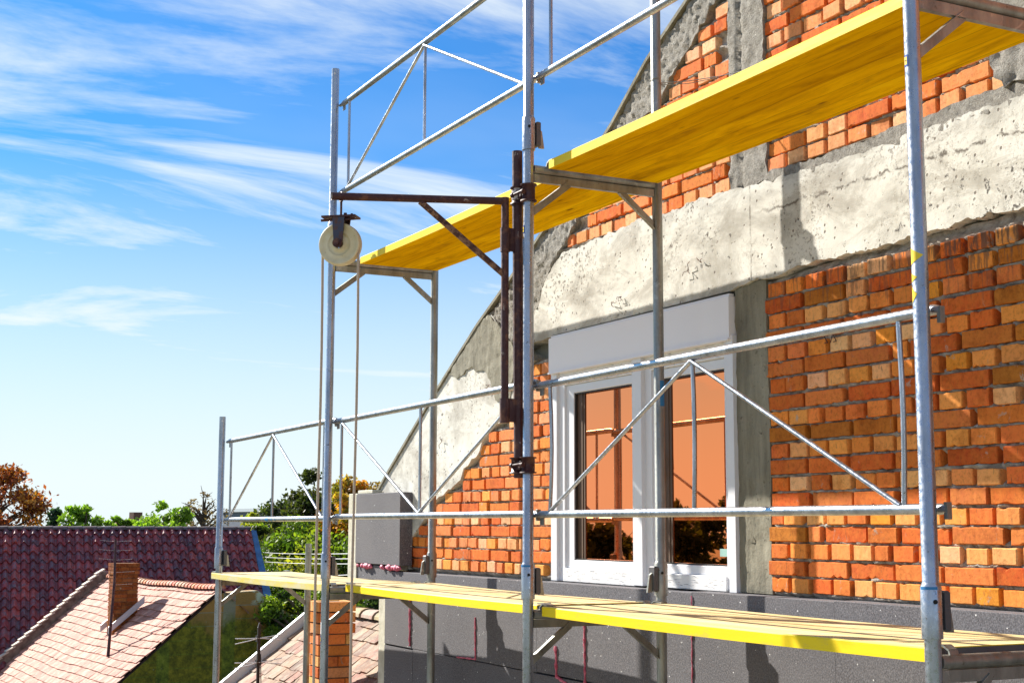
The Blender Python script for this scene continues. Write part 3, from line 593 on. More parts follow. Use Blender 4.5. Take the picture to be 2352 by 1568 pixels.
def frame(x, zb, zt, label, sleeve=True, inner=True, outer=True, transom=True, stickers=False, in_top=None, out_top=None, loc_z=None):
    """one H-frame: two posts, a transom tube with a flat rail below, two gussets"""
    root = empty('scaffold_section', (x, 0, zb)); tag(root, label, 'scaffold section', 'steel sections of the scaffold')
    def ad_(o): o.location = Vector((-x, 0, -zb)); return o
    for y, on, tp in ((0, outer, out_top), (D, inner, in_top)):
        if not on: continue
        z1 = tp if tp is not None else zt + .075
        ad_(post_mb(x, y, zb, z1, (zb, zb + .157) if sleeve else None).build('post', 'steel' if y == 0 else 'steel_dull', root))
        if sleeve:
            h = MB(); h.tube([(x + .0287, y - (.012), zb + .105), (x + .0312, y - .013, zb + .105)], .0065, 12); ad_(h.build('pin_hole', 'hole', root))
            wm_ = MB(); wedge(wm_, x, y, zb + .02, 1 if y == 0 else -1); ad_(wm_.build('rail_lock', ['iron', 'steel_dull'], root))
    if transom:
        t = MB(); t.tube([(x, PR - .002, zt - .012), (x, D - PR + .002, zt - .012)], .021, 16)
        t.box((x - .010, PR, zt - .070), (x + .010, D - PR, zt - .0345)); ad_(t.build('transom', 'steel_dull', root))
        for s, ya, yb in ((1, PR * .6, .21), (-1, D - PR * .6, D - .21)):
            gm = MB(); za, zc = zt - .215, zt - .062
            d = Vector((0, yb - ya, zc - za)).normalized(); nrm = Vector((0, -d.z, d.y)) * .016
            p0 = Vector((x, ya, za)); p1 = Vector((x, yb, zc)); q = [p0 - nrm, p1 - nrm, p1 + nrm, p0 + nrm]
            gm.prism([(v.y, v.z) for v in q], 'x', x - .005, x + .005)
            gm.prism([(v.y, v.z) for v in (p0 + nrm * .8, p1 + nrm * .8, p1 + nrm, p0 + nrm)], 'x', x + .005, x + .016)
            ad_(gm.build('gusset', 'steel_dull', root))
    return root
frame(X0, -2.0, 0., 'leftmost lower scaffold section, its foot in front of the mossy wall', False, in_top=.235)
frame(X1, -2.0, 0., 'lower scaffold section directly under the pulley wheel, beside the orange chimney', False)
frame(X2, -2.0, 0., 'lower scaffold section under the middle of the low platform, in front of grey insulation', False)
frame(X3, -2.0, 0., 'lower scaffold section at the bottom right corner with thick round transom', False)
frame(X1, .055, 2., 'scaffold section behind the two hanging ropes, carrying the far upper platform', True)
frame(X2, .055, 2., 'scaffold section in front of the white window, with the rusty hoist clamped on', True)
frame(X3, .055, 2., 'nearest scaffold section at right with yellow paint splashes on its post', True)
frame(X2, 2.075, 4., 'topmost scaffold section above the middle post, cut by the upper picture edge', True)
frame(X3, 2.075, 4., 'topmost scaffold section above the nearest post at the upper right corner', True)
for x, z0, z1, lb in ((X0, .055, 1.185, 'short guard post at the left end of the low platform'), (X1, 2.075, 3.215, 'short guard post above the pulley wheel at the left end of the upper platform')):
    root = empty('guard_post', (x, 0, z0)); tag(root, lb, 'guard post')
    o = post_mb(x - (.02 if x == X0 else 0), 0, z0, z1, (z0, z0 + .157)).build('post', 'steel', root); o.location = (-x, 0, -z0)
    wm_ = MB(); wedge(wm_, x, 0, z0 + .02, 1); o = wm_.build('rail_lock', ['iron', 'steel_dull'], root); o.location = (-x, 0, -z0)
    h = MB(); h.tube([(x + .019, -.012, z1 - .035), (x + .0245, -.015, z1 - .035)], .005, 10); o = h.build('pin_hole', 'white', root); o.location = (-x, 0, -z0)
# stickers and marks wrapped round the posts
def wrap(name, x, y, r, a0, a1, z0, z1, mat, parent, zf=None):
    mb = MB(); n = 6; vs = []
    for k in range(n + 1):
        a = R(a0 + (a1 - a0) * k / n); lo_, hi_ = (z0, z1) if zf is None else zf(k / n)
        vs += [(x + r * math.cos(a), y + r * math.sin(a), lo_), (x + r * math.cos(a), y + r * math.sin(a), hi_)]
    mb.add(vs, [(2 * k, 2 * k + 2, 2 * k + 3, 2 * k + 1) for k in range(n)], True); o = mb.build(name, mat, parent)
    o.location = -Vector(parent.location); return o
frs = [o for o in col.objects if o.name.startswith('scaffold_section')]
fX3 = [o for o in frs if abs(o.location.x - X3) < .01 and abs(o.location.z - .055) < .01][0]
fX2 = [o for o in frs if abs(o.location.x - X2) < .01 and abs(o.location.z - .055) < .01][0]
fX1l = [o for o in frs if abs(o.location.x - X1) < .01 and abs(o.location.z + 2) < .01][0]
CA = -28.   # direction (degrees) from the posts towards the photographer's side
for px, fo, zc in ((X3, fX3, 1.76), (X2, fX2, 1.704), (X1, fX1l, -.30)):
    wrap('sticker', px, 0, PR + .0006, CA - 92, CA - 48, zc - .018, zc + .018, 'blue', fo)
    wrap('sticker', px, 0, PR + .0010, CA - 86, CA - 58, zc - .012, zc + .012, 'yellow', fo)
    wrap('sticker', px, 0, PR + .0013, CA - 78, CA - 64, zc - .002, zc + .002, 'ink', fo)
    wrap('sticker', px, 0, PR + .0004, CA - 92, CA - 44, zc + .03, zc + .10, 'white', fo) if px == X1 else None
for zc, hgt, a1 in ((1.165, .030, CA + 10), (1.10, .016, CA - 35), (1.05, .028, CA - 40)):
    wrap('paint_splash', X3, 0, PR + .0008, CA - 88, a1, 0, 0, 'yellow', fX3, zf=lambda t, zc=zc, h=hgt: (zc - h * (1 - t) ** .8 * .9, zc + h * .8 * (1 - t) ** 1.3 + .001))
for px, fo in ((X3, fX3), (X2, fX2)):
    wrap('blue_ring', px, 0, .0312, CA - 80, CA + 20, .055 + .139, .055 + .147, 'bluemark', fo)
wrap('paint_mark', X2, D, PR + .0007, CA + 5, CA + 70, .93, 1.05, 'bluemark', fX2)
# wire that ties the inner post to the bricks
ft2 = [o for o in frs if abs(o.location.x) < .01 and o.location.z > 2][0]
wt = MB(); pr = [(math.cos(t) * .027, D + math.sin(t) * .027, 2.49 + .004 * t) for t in [k * .5 for k in range(14)]]; wt.tube(pr, .0018, 6)
wt.tube([(.0, D + .027, 2.50), (.08, .82, 2.50), (.20, .92, 2.505), (.40, .965, 2.49)], .0022, 6); wt.tube([(.0, D + .027, 2.49), (.09, .82, 2.485), (.2, .92, 2.50)], .0018, 6)
o = wt.build('tie_wire', 'steel_dull', ft2); o.location = -Vector(ft2.location)

# guard rails ------------------------------------------------------
def rail(xa, xb, z0, zlo, zhi, xv, inverted, label, bow=0., extra_left=False, marks=False):
    root = empty('guard_rail', (xa, .045, z0)); tag(root, label, 'guard rail', 'trussed guard rails of the scaffold')
    y = .045; off = Vector((-xa, -y, -z0))
    def b(mb, n, mt='steel'): o = mb.build(n, mt, root); o.location = off; return o
    for z, n in ((zhi, 'top_rail'), (zlo, 'bottom_rail')):
        a = xa + .045; e = xb + .014 + (.02 if xb > 2 else 0)
        mb = MB(); mb.tube([(a - .045, y - .012, z - .006), (a - .02, y - .004, z - .003), (a, y, z), (e - .03, y, z + (.012 if n == 'top_rail' else 0)), (e, y - .002, z + (.008 if n == 'top_rail' else 0))], [.009, .012, .0168, .0168, .012], 14); b(mb, n)
        c = MB(); c.box((a - .012, y - .004, z - .047), (a + .022, y + .002, z - .012), ch=.001); b(c, 'rail_claw', 'steel_dull'); c = MB(); c.box((e - .008, y - .010, z - .030), (e + .006, y + .008, z + .020), ch=.001); b(c, 'rail_claw', 'steel_dull')
    xm, xl, xr = xv
    for i, x in enumerate((xl, xm, xr)):
        dx = bow if i == 0 else bow * .5
        pts = [(x + dx * math.sin(math.pi * t), y, z0 + 0 if False else zlo + (zhi - zlo) * t) for t in (0, .25, .5, .75, 1)]
        mb = MB(); mb.tube(pts, .0085, 10); b(mb, 'upright')
    if inverted: segs = (((xm, zhi - .012), (xl + .01, zlo + .012)), ((xm, zhi - .012), (xr - .01, zlo + .012)))
    else: segs = (((xl + .01, zhi - .012), (xm, zlo + .012)), ((xr - .01, zhi - .012), (xm, zlo + .012)))
    for (p, q) in segs: mb = MB(); mb.tube([(p[0], y - .006, p[1]), (q[0], y - .006, q[1])], .0085, 10); b(mb, 'diagonal')
    if marks:
        for k, (u, v) in enumerate(((-3.93, -3.86), (-3.80, -3.78), (-3.72, -3.71))):
            mb = MB(); mb.tube([(u, y, zlo), (v, y, zlo)], .0172, 12, False); b(mb, 'paint_mark', 'bluemark')
rail(X0, X1, 0, .415, 1.0, (-3.819, -4.84, -2.80), True, 'low guard rail at far left, its bottom tube marked with blue paint', marks=True)
rail(X1, X2, 0, .425, 1.0, (-1.306, -2.49, -.10), False, 'low guard rail between the hoist ropes and the rusty hoist mast')
rail(X2, X3, 0, .423, .995, (1.225, .119, 2.33), True, 'low guard rail crossing in front of the white window', bow=.018)
rail(X1, X2, 2, 2.425, 2.99, (-1.298, -2.461, -.13), True, 'upper guard rail standing against the sky at left')
rail(X2, X3, 2, 2.425, 2.99, (1.225, .129, 2.33), False, 'upper guard rail above the yellow platform, leaving by the top edge')

# decks ------------------------------------------------------------
def deck(xa, xb, ya, yb, z, label, rz=0., dz=0., hook=True, edge='yedge'):
    root = empty('scaffold_deck', (xa, ya, z), rz); tag(root, label, 'platform', 'plywood platforms of the scaffold')
    Lx, Wy = xb - xa, yb - ya; t = .021; mb = MB(); nseg = 12
    vs = []; 
    for k in range(nseg + 1):
        x = Lx * k / nseg; sag = -.006 * math.sin(math.pi * k / nseg) + dz * k / nseg
        for (yy, zz) in ((0, -t), (0, t - .004), (.004, t), (Wy - .004, t), (Wy, t - .004), (Wy, -t)): vs.append((x, yy, zz + sag))
    for k in range(nseg):
        for j_, mi in ((0, 0), (1, 0), (2, 1), (3, 0), (4, 0), (5, 2)):
            a = k * 6 + j_; b_ = k * 6 + (j_ + 1) % 6; mb.add([vs[a], vs[a + 6], vs[b_ + 6], vs[b_]], [(0, 1, 2, 3)], False, mi)
    mb.add(vs[:6], [tuple(range(6))], False, 0); mb.add(vs[-6:], [tuple(reversed(range(6)))], False, 0)
    mb.build('panel', [edge, 'ytop', 'yunder'], root)
    bd = MB()
    for yy in (Wy * .34, Wy * .66): bd.box((.01, yy - .0015, t - .006), (Lx - .01, yy + .0015, t + .0006 - .003))
    for s, xx in ((-1, 0), (1, Lx)):
        zz = dz if s > 0 else 0
        if hook:
            for yy in (.035, Wy - .035):
                h = MB(); pts = [(xx - s * .03, yy, t + .004 + zz), (xx + s * .005, yy, t + .006 + zz), (xx + s * .032, yy, t + .008 + zz), (xx + s * .055, yy, t - .004 + zz), (xx + s * .064, yy, -.010 + zz), (xx + s * .058, yy, -.028 + zz)]
                for p, q in zip(pts[:-1], pts[1:]):
                    d = (Vector(q) - Vector(p)).normalized(); nn = Vector((-d.z, 0, d.x)) * .003
                    P_, Q_ = Vector(p), Vector(q); h.prism([((v).x, (v).z) for v in (P_ - nn, Q_ - nn, Q_ + nn, P_ + nn)], 'y', yy - .017, yy + .017)
                h.build('hook', 'steel_dull', root)
        ec = MB(); a, b2 = sorted((xx - s * .002, xx + s * .003)); ec.box((a, .004, -t + .002 + zz), (b2, Wy - .004, t - .003 + zz)); ec.build('end_cap', 'iron', root)
    return root
deck(-5.02, -2.66, -.030, .60, .0, 'low platform at the far left end, dusty pale top and dull yellow edge', rz=.022, edge='ypale')
deck(-2.54, -.06, .105, .690, .003, 'low platform between the ropes and the hoist mast, bright yellow edge', rz=-.012)
deck(.055, X3 - .055, .040, .690, .003, 'low platform nearest at right, in front of the grey insulation')
deck(-2.545, -.055, .165, .685, 2.0, 'far upper platform with orange underside seen behind the rusty hoist')
deck(.055, X3 - .055, .075, .665, 2.006, 'near upper platform, long wide board with yellow underside over the window')

# hoist ------------------------------------------------------------
ho = empty('hoist_bracket', (-.077, -.01, .6)); tag(ho, 'rusty dark red hoist arm with mast clamped to the middle scaffold post', 'hoist')
def hb(mb, n, mt='rust'): o = mb.build(n, mt, ho); o.location = (.077, .01, -.6); return o
mb = MB(); mb.tube([(-.078, -.004, .585), (-.077, -.019, 2.085)], .0242, 18); hb(mb, 'mast')
HX, HY = -.082, -.077
mb = MB(); mb.tube([(HX, HY, .86), (HX, HY - .001, 1.862)], .0175, 16); hb(mb, 'swivel_tube')
AE = Vector((-.224, -.866, 1.812)); A0 = Vector((HX, HY, 1.846))
mb = MB(); mb.tube([A0, AE], .0175, 16, False); mb.tube([AE + (AE - A0).normalized() * .0, AE - (AE - A0).normalized() * .004], [.0175, .0135], 16, False); hb(mb, 'arm')
mb = MB(); mb.tube([AE - (AE - A0).normalized() * .002, AE - (AE - A0).normalized() * .06], .0135, 16, True); hb(mb, 'arm_bore', 'hole')
dA = (AE - A0); B0 = A0 + dA * .50 + Vector((0, 0, -.012)); B1 = Vector((HX, HY, 1.50))
mb = MB(); mb.tube([B0, B1], .0145, 12); hb(mb, 'brace', 'rust2')
for zc in (1.665, .885):
    mb = MB(); mb.tube([(HX, HY, zc - .055), (HX, HY, zc + .055)], .0225, 16)
    mb.prism([(-.090, -.08), (-.072, -.08), (-.068, -.02), (-.088, -.02)], 'z', zc - .05, zc + .055); hb(mb, 'hinge')
def coupler(zc, hgt, white):
    mb = MB()
    for (x, y) in ((-.077, -.012), (0, 0)):
        mb.tube([(x, y, zc - hgt), (x, y, zc - hgt + .006), (x, y, zc - hgt + .0065), (x, y, zc + hgt - .0065), (x, y, zc + hgt - .006), (x, y, zc + hgt)], [.038, .038, .030, .030, .038, .038], 18)
    mb.box((-.055, -.030, zc - .020), (-.022, .012, zc + .020), ch=.003)
    mb.tube([(.010, -.040, zc + .004), (-.066, -.044, zc)], .006, 8); mb.tube([(-.066, -.044, zc), (-.080, -.044, zc)], .012, 6); mb.tube([(.010, -.040, zc), (.024, -.038, zc)], .012, 6)
    hb(mb, 'coupler', 'rust')
    if white:
        m2 = MB(); m2.tube([(-.077, -.012, zc - .022), (-.077, -.0125, zc + .018), (-.077, -.0128, zc + .034)], [.031, .0325, .0305], 14); hb(m2, 'coupler_paint', 'wpaint')
m = Mat('chalky_white_over_rust', (.5, .4, .4), .8); m.col(m.mix(m.rng(m.noise(34, 6, .75), .44, .54), (.07, .02, .02), (.62, .55, .54))).bump(m.noise(50, 4), .5, .005); M['wpaint'] = m.m
coupler(1.875, .040, True); coupler(.640, .036, False)

# pulley -----------------------------------------------------------
WC = Vector((-.2302, -.8174, 1.5996)); wd = Vector((-.18, -.98, 0)).normalized()   # wheel plane follows the arm
wn = Vector((.98, -.18, 0)).normalized()                       # axle
# tilt the wheel a little so that it shows its right-hand rim
wn = (Matrix.Rotation(R(-29), 3, 'Z') @ wn); wd = Vector((-wn.y, wn.x, 0)) * -1
pu = empty('pulley', WC); tag(pu, 'cream plastic pulley wheel hanging from the rusty arm in a steel fork', 'pulley')
def pb(mb, n, mt): o = mb.build(n, mt, pu); o.location = -WC; return o
mb = MB(); prof = [(-.024, .020), (-.024, .030), (-.018, .034), (-.018, .052), (-.021, .055), (-.019, .078), (-.024, .086), (-.022, .093), (-.016, .0945), (-.004, .078), (.004, .078), (.016, .0945), (.022, .093), (.024, .086), (.017, .078), (.021, .056), (.021, .051), (.016, .048), (.016, .034), (.026, .030), (.024, .020)]
n = 48; vs = []
for (h, r) in prof:
    for k in range(n): a = 2 * math.pi * k / n; vs.append(WC + wn * h + wd * (r * math.cos(a)) + Vector((0, 0, r * math.sin(a))))
mb.add(vs, [(i * n + k, i * n + (k + 1) % n, (i + 1) * n + (k + 1) % n, (i + 1) * n + k) for i in range(len(prof) - 1) for k in range(n)], True); pb(mb, 'wheel', 'nylon')
mb = MB(); mb.tube([WC - wn * .044, WC + wn * .044], .010, 14); mb.tube([WC + wn * .036, WC + wn * .050], .0205, 20); mb.tube([WC + wn * .050, WC + wn * .058], .012, 6); mb.tube([WC - wn * .036, WC - wn * .048], .0195, 20); pb(mb, 'axle', 'rust')
for s in (1, -1):
    mb = MB(); Z_ = Vector((0, 0, 1)); c = WC + wn * s * .033
    q = [c - wd * .019 - Z_ * .01, c + wd * .019 - Z_ * .01, c + wd * .028 + Z_ * .118, c - wd * .028 + Z_ * .118]
    if s < 0: q = [c - wd * .022 + Z_ * .03, c + wd * .022 + Z_ * .03, c + wd * .034 + Z_ * .118, c - wd * .034 + Z_ * .118]
    th = wn * .003; mb.add([v - th for v in q] + [v + th for v in q], [(0, 1, 2, 3), (7, 6, 5, 4), (0, 4, 5, 1), (1, 5, 6, 2), (2, 6, 7, 3), (3, 7, 4, 0)]); pb(mb, 'fork', 'iron2')
tp = WC + Vector((0, 0, .122))
mb = MB(); a = wd * .078; b_ = wn * .040; th = Vector((0, 0, .004)); q = [tp - a - b_, tp + a - b_, tp + a + b_, tp - a + b_]
mb.add([v - th for v in q] + [v + th for v in q], [(3, 2, 1, 0), (4, 5, 6, 7), (0, 1, 5, 4), (1, 2, 6, 5), (2, 3, 7, 6), (3, 0, 4, 7)])
mb.tube([tp - wd * .07 + Vector((0, 0, -.012)) + wn * .02, tp + wd * .085 + Vector((0, 0, -.014)) + wn * .02], .006, 8); mb.tube([tp + wd * -.02, tp + wd * -.02 + Vector((0, 0, .02))], .008, 6); mb.tube([tp - wd * .05, tp - wd * .05 + Vector((0, 0, .016))], .006, 6); pb(mb, 'top_plate', 'rust')
mb = MB(); hk = Vector((tp.x, tp.y, tp.z)) + wd * .0; ap = A0 + dA * ((hk.y - A0.y) / dA.y)
mb.tube([hk, Vector((hk.x, hk.y, ap.z - .006))], .0055, 8)
lp = [Vector((hk.x, hk.y, ap.z)) + Vector((math.cos(t), 0, math.sin(t))) * .0215 for t in [k * math.pi / 8 for k in range(17)]]; mb.tube(lp, .0045, 8, False); pb(mb, 'hook', 'rust')
# rope over the wheel
rp = []; rr = .0825
for k in range(0, 17): a = math.pi * k / 16; rp.append(WC + wd * (rr * math.cos(a)) + Vector((0, 0, rr * math.sin(a))))
lft = rp[0]; rgt = rp[-1]
def drop(p, dx): return [p + Vector((dx * t * .3, 0, -2.9 * t + 0)) + Vector((.004 * math.sin(t * 7), .003 * math.sin(t * 9), 0)) for t in (.08, .16, .25, .35, .5, .65, .8, 1.)]
pts = list(reversed(drop(lft, .02))) + rp + drop(rgt, .01)
ro = MB(); ro.tube(pts, .0062, 8); tag(ro.build('rope', 'rope'), 'pale rope running over the pulley wheel and hanging down on both sides', 'rope')

# ================================================================== NEIGHBOURS
def unit(v): v = Vector(v); return v.normalized()
def tiles(name, O, U, Dn, length, slope, tw, ex, th, cols, mat, parent, prof=None, s0=0., jit=1., seed=1, keep=None, sag=None, zig=0.):
    """every tile a small lipped shell; O ridge start, U along ridge, Dn down the slope"""
    rs = random.Random(seed); Nn = U.cross(Dn).normalized()
    if Nn.z < 0: Nn = -Nn
    mb = MB(); nr = int(slope / ex); nc = int(length / tw); seg = len(prof) - 1 if prof else 1
    for r in range(nr):
        shift = tw * .5 * (r % 2) if not prof else 0
        for c in range(-1, nc + 1):
            u0 = c * tw + shift; u1 = u0 + tw * .97
            if u0 < -.001 - tw * .5 or u1 > length + tw * .5: continue
            if keep and not keep((u0 + u1) / 2, (r + .5) * ex): continue
            k = rs.uniform(.8, 1.15); cc = rs.choice(cols); cc = tuple(v * k for v in cc); j = rs.uniform(-.006, .006) * jit; sa = r * ex - ex * .25; sb_ = (r + 1) * ex + rs.uniform(-.008, .008) * jit
            if sa < 0: sa = 0
            vs = []
            for i in range(seg + 1):
                u = u0 + (u1 - u0) * i / seg; h = prof[i] if prof else 0.; sc_ = (prof[i] * .9 if prof else 0)
                sg = sag(u) if sag else 0.
                vs += [O + U * u + Dn * sa + Nn * (h + .004) + Vector((0, 0, sg)), O + U * u + Dn * (sb_ - sc_) + Nn * (h + th + j) + Vector((0, 0, sg)), O + U * u + Dn * (sb_ - sc_) + Nn * (h + j - .004) + Vector((0, 0, sg))]
            fs = []
            for i in range(seg):
                a = i * 3; fs += [(a, a + 1, a + 4, a + 3), (a + 1, a + 2, a + 5, a + 4)]
            fs += [(0, 2, 1), (seg * 3, seg * 3 + 1, seg * 3 + 2)]
            mb.add(vs, fs, False, 0, cc)
    o = mb.build(name, mat, parent); return o
def plane_slab(name, O, U, Dn, length, slope, th, mat, parent):
    Nn = U.cross(Dn).normalized(); Nn = Nn if Nn.z > 0 else -Nn
    q = [O, O + U * length, O + U * length + Dn * slope, O + Dn * slope]; lo_ = [v - Nn * th for v in q]; hi_ = [v - Nn * .004 for v in q]
    mb = MB(); mb.add(lo_ + hi_, [(0, 1, 2, 3), (7, 6, 5, 4), (0, 4, 5, 1), (1, 5, 6, 2), (2, 6, 7, 3), (3, 7, 4, 0)]); return mb.build(name, mat, parent)
def ridge_tiles(name, O, U, length, step, r, cols, mat, parent, sag=None, seed=2, r2=None):
    rs = random.Random(seed); mb = MB(); n = int(length / step)
    for i in range(n):
        p0 = O + U * (i * step); p1 = O + U * ((i + 1) * step + .03); V_ = U.cross(Vector((0, 0, 1))).normalized()
        sg = sag(i * step) if sag else 0; vs = []
        for p, rr in ((p0, r * 1.12), (p1, r * .92)):
            for k in range(9): a = math.pi * k / 8; vs.append(p + V_ * rr * math.cos(a) + Vector((0, 0, rr * math.sin(a) * .8 - .03 + sg)))
        c = rs.choice(cols); c = tuple(v * rs.uniform(.85, 1.15) for v in c)
        mb.add(vs, [(k, k + 9, k + 10, k + 1) for k in range(8)] + [tuple(range(9))], False, 0, c)
    return mb.build(name, mat, parent)
def chimney(x0, x1, y0, y1, z0, z1, rot, ctr, parent, cols, corb=2, seed=3, course=.075, name='chimney'):
    rs = random.Random(seed); mb = MB(); T = Matrix.Translation(ctr) @ Matrix.Rotation(rot, 4, 'Z')
    n = int((z1 - z0) / course); mb.box((x0 + .012, y0 + .012, z0), (x1 - .012, y1 - .012, z1 - .02), 0, (.20, .16, .13), T)
    for r in range(n):
        e = .018 * corb if (n - r) in (1, 2, 3) and corb else 0; za = z0 + r * course; zb = za + course * .86
        for (fx, fixed, lo_, hi_, out) in (('y', y0, x0, x1, -1), ('y', y1, x0, x1, 1), ('x', x0, y0, y1, -1), ('x', x1, y0, y1, 1)):
            lo2, hi2 = lo_ - e, hi_ + e; p = lo2; off = rs.choice((.11, .05)) if r % 2 else .22
            while p < hi2 - .01:
                wv = min(off if p == lo2 else rs.choice((.22, .22, .11)), hi2 - p)
                if hi2 - (p + wv) < .04: wv = hi2 - p
                c = rs.choice(cols); c = tuple(v * rs.uniform(.8, 1.15) for v in c); j = rs.uniform(-.004, .004)
                a, b = p + .003, p + wv - .003; f0, f1 = sorted((fixed + out * (e + .006 + j), fixed - out * .02))
                if fx == 'y': mb.box((a, f0, za), (b, f1, zb), 0, c, T)
                else: mb.box((f0, a, za), (f1, b, zb), 0, c, T)
                p += wv
    return mb.build(name, 'brick', parent)

U = unit((-.9978, -.0663, 0)); V = unit((.0663, -.9978, 0)); ZZ = Vector((0, 0, 1))
def down(V_, p): return V_ * math.cos(R(p)) - ZZ * math.sin(R(p))
# -- house with the salmon roof
A = Vector((-21.257, 4.625, -.80)); Dl = down(V, 41); Dr = down(-V, 41)
h1 = empty('salmon_roof_house', (-25, 4.4, -5.6)); tag(h1, 'old house with pale salmon tiled roof, brick chimney and mossy green gable wall', 'house')
def H1(o): o.location = Vector((25, -4.4, 5.6)); return o
SAL = [(.50, .215, .155), (.54, .25, .18), (.46, .19, .13), (.56, .29, .21), (.48, .205, .14)]
sagf = lambda u: -.05 * math.sin(math.pi * min(max(u, 0) / 7.7, 1)) - .012 * math.sin(u * 1.9)
H1(tiles('roof', A, U, Dl, 7.7, 5.2, .17, .185, .030, SAL, 'tile_lit', h1, sag=sagf, seed=4))
H1(plane_slab('roof_deck', A - ZZ * .05, U, Dl, 7.7, 5.2, .12, 'under', h1)); H1(plane_slab('roof_deck', A - ZZ * .05, U, Dr, 7.7, 3.2, .12, 'under', h1))
H1(tiles('roof', A, U, Dr, 7.7, 3.2, .17, .185, .022, [(.35, .16, .11), (.30, .13, .09)], 'tile_old', h1, seed=5))
H1(ridge_tiles('ridge_tiles', A + ZZ * .02, U, 7.7, .20, .11, [(.62, .16, .07), (.70, .22, .10), (.64, .30, .2)], 'tile_lit', h1, sag=sagf))
# raised far verge with stepped tile ends
vg = MB(); Nn = V.cross(U); 
Nl = U.cross(Dl).normalized(); Nl = Nl if Nl.z > 0 else -Nl
F0 = A + U * 7.68
for k in range(28):
    s = k * .185; c = (.66, .56, .45)
    q = [F0 + Dl * s - Nl * .02, F0 + Dl * (s + .185) - Nl * .02, F0 + Dl * (s + .185) + Nl * .20, F0 + Dl * s + Nl * .15]
    w2 = U * .12; vg.add([v for v in q] + [v + w2 for v in q], [(3, 2, 1, 0), (4, 5, 6, 7), (0, 1, 5, 4), (1, 2, 6, 5), (2, 3, 7, 6), (3, 0, 4, 7)], False, 0, None)
    q = [F0 + Dl * (s - .03) + Nl * .16, F0 + Dl * (s + .20) + Nl * .205, F0 + Dl * (s + .20) + Nl * .235, F0 + Dl * (s - .03) + Nl * .19]; w2 = U * .17; o2 = -U * .03
    vg.add([v + o2 for v in q] + [v + w2 for v in q], [(3, 2, 1, 0), (4, 5, 6, 7), (0, 1, 5, 4), (1, 2, 6, 5), (2, 3, 7, 6), (3, 0, 4, 7)], False, 1, c)
H1(vg.build('verge', ['verge', 'tile_lit'], h1))
# mossy gable wall
def P1(s, z): return (A - U * .02 + V * s).to_2d().to_3d() + ZZ * z
gpts = [(5.2 * math.cos(R(41)), A.z - 5.2 * math.sin(R(41)) - .06), (0, A.z - .10), (-.75, A.z - .06), (-1.3, A.z - .45), (-2.0, A.z - .95), (-3.4, A.z - 2.6), (-3.4, -5.6), (3.92, -5.6)]
gm = MB(); f_ = [P1(s, z) for s, z in gpts]; b_ = [v + U * .4 for v in f_]; n = len(f_)
gm.add(f_ + b_, [tuple(range(n)), tuple(reversed(range(n, 2 * n)))] + [(i, i + n, (i + 1) % n + n, (i + 1) % n) for i in range(n)]); H1(gm.build('gable_wall', 'mossy', h1))
bx = MB(); sw = [A + V * 3.6 + U * .4, A + V * 3.6 + U * 7.4, A - V * 2.0 + U * 7.4, A - V * 2.0 + U * .4]; lo_ = [Vector((v.x, v.y, -5.6)) for v in sw]; hi_ = [Vector((v.x, v.y, -4.3)) for v in sw]
bx.add(lo_ + hi_, [(3, 2, 1, 0), (4, 5, 6, 7), (0, 1, 5, 4), (1, 2, 6, 5), (2, 3, 7, 6), (3, 0, 4, 7)]); H1(bx.build('side_wall', 'plaster', h1))
DB = [(.17, .030, .015), (.22, .055, .02), (.12, .022, .013), (.26, .08, .035)]
H1(chimney(-.21, .21, -.24, .24, -2.1, -.38, math.atan2(U.y, U.x), Vector((-24.42, 3.50, 0)), h1, DB, 1, 3, .078))
T = Matrix.Translation((-24.42, 3.50, 0)) @ Matrix.Rotation(math.atan2(U.y, U.x), 4, 'Z')
for s in (1, -1):
    fl = MB(); vs = [T @ Vector((s * .31, -.36, -1.20)), T @ Vector((s * .31, .36, -1.80)), T @ Vector((s * .31, .36, -1.66)), T @ Vector((s * .31, -.36, -1.06))]; w_ = T.to_3x3() @ Vector((-s * .03, 0, 0))
    fl.add(vs + [v + w_ for v in vs], [(0, 1, 2, 3), (7, 6, 5, 4), (0, 4, 5, 1), (1, 5, 6, 2), (2, 6, 7, 3), (3, 7, 4, 0)])
    H1(fl.build('chimney_flashing', 'zinc', h1))
an = empty('antenna', (-23.0, 2.95, -2.15)); tag(an, 'thin dark antenna mast leaning in front of the chimney on the salmon roof', 'antenna')
mb = MB(); mb.tube([(0, 0, 0), (-.35, .14, 1.42), (-.48, .16, 2.25)], [.032, .026, .020], 8); mb.build('mast', 'rust', an)
mb = MB()
for z, hw in ((2.2, .28), (2.02, .30), (1.84, .30), (1.6, .34), (1.36, .30)):
    cx, cy = -.48 + (2.25 - z) * .16, .16
    mb.tube([(cx - hw * .45, cy - hw, z + .03), (cx, cy, z), (cx + hw * .45, cy + hw, z + .02)], .002, 5)
mb.build('element', 'cable', an)

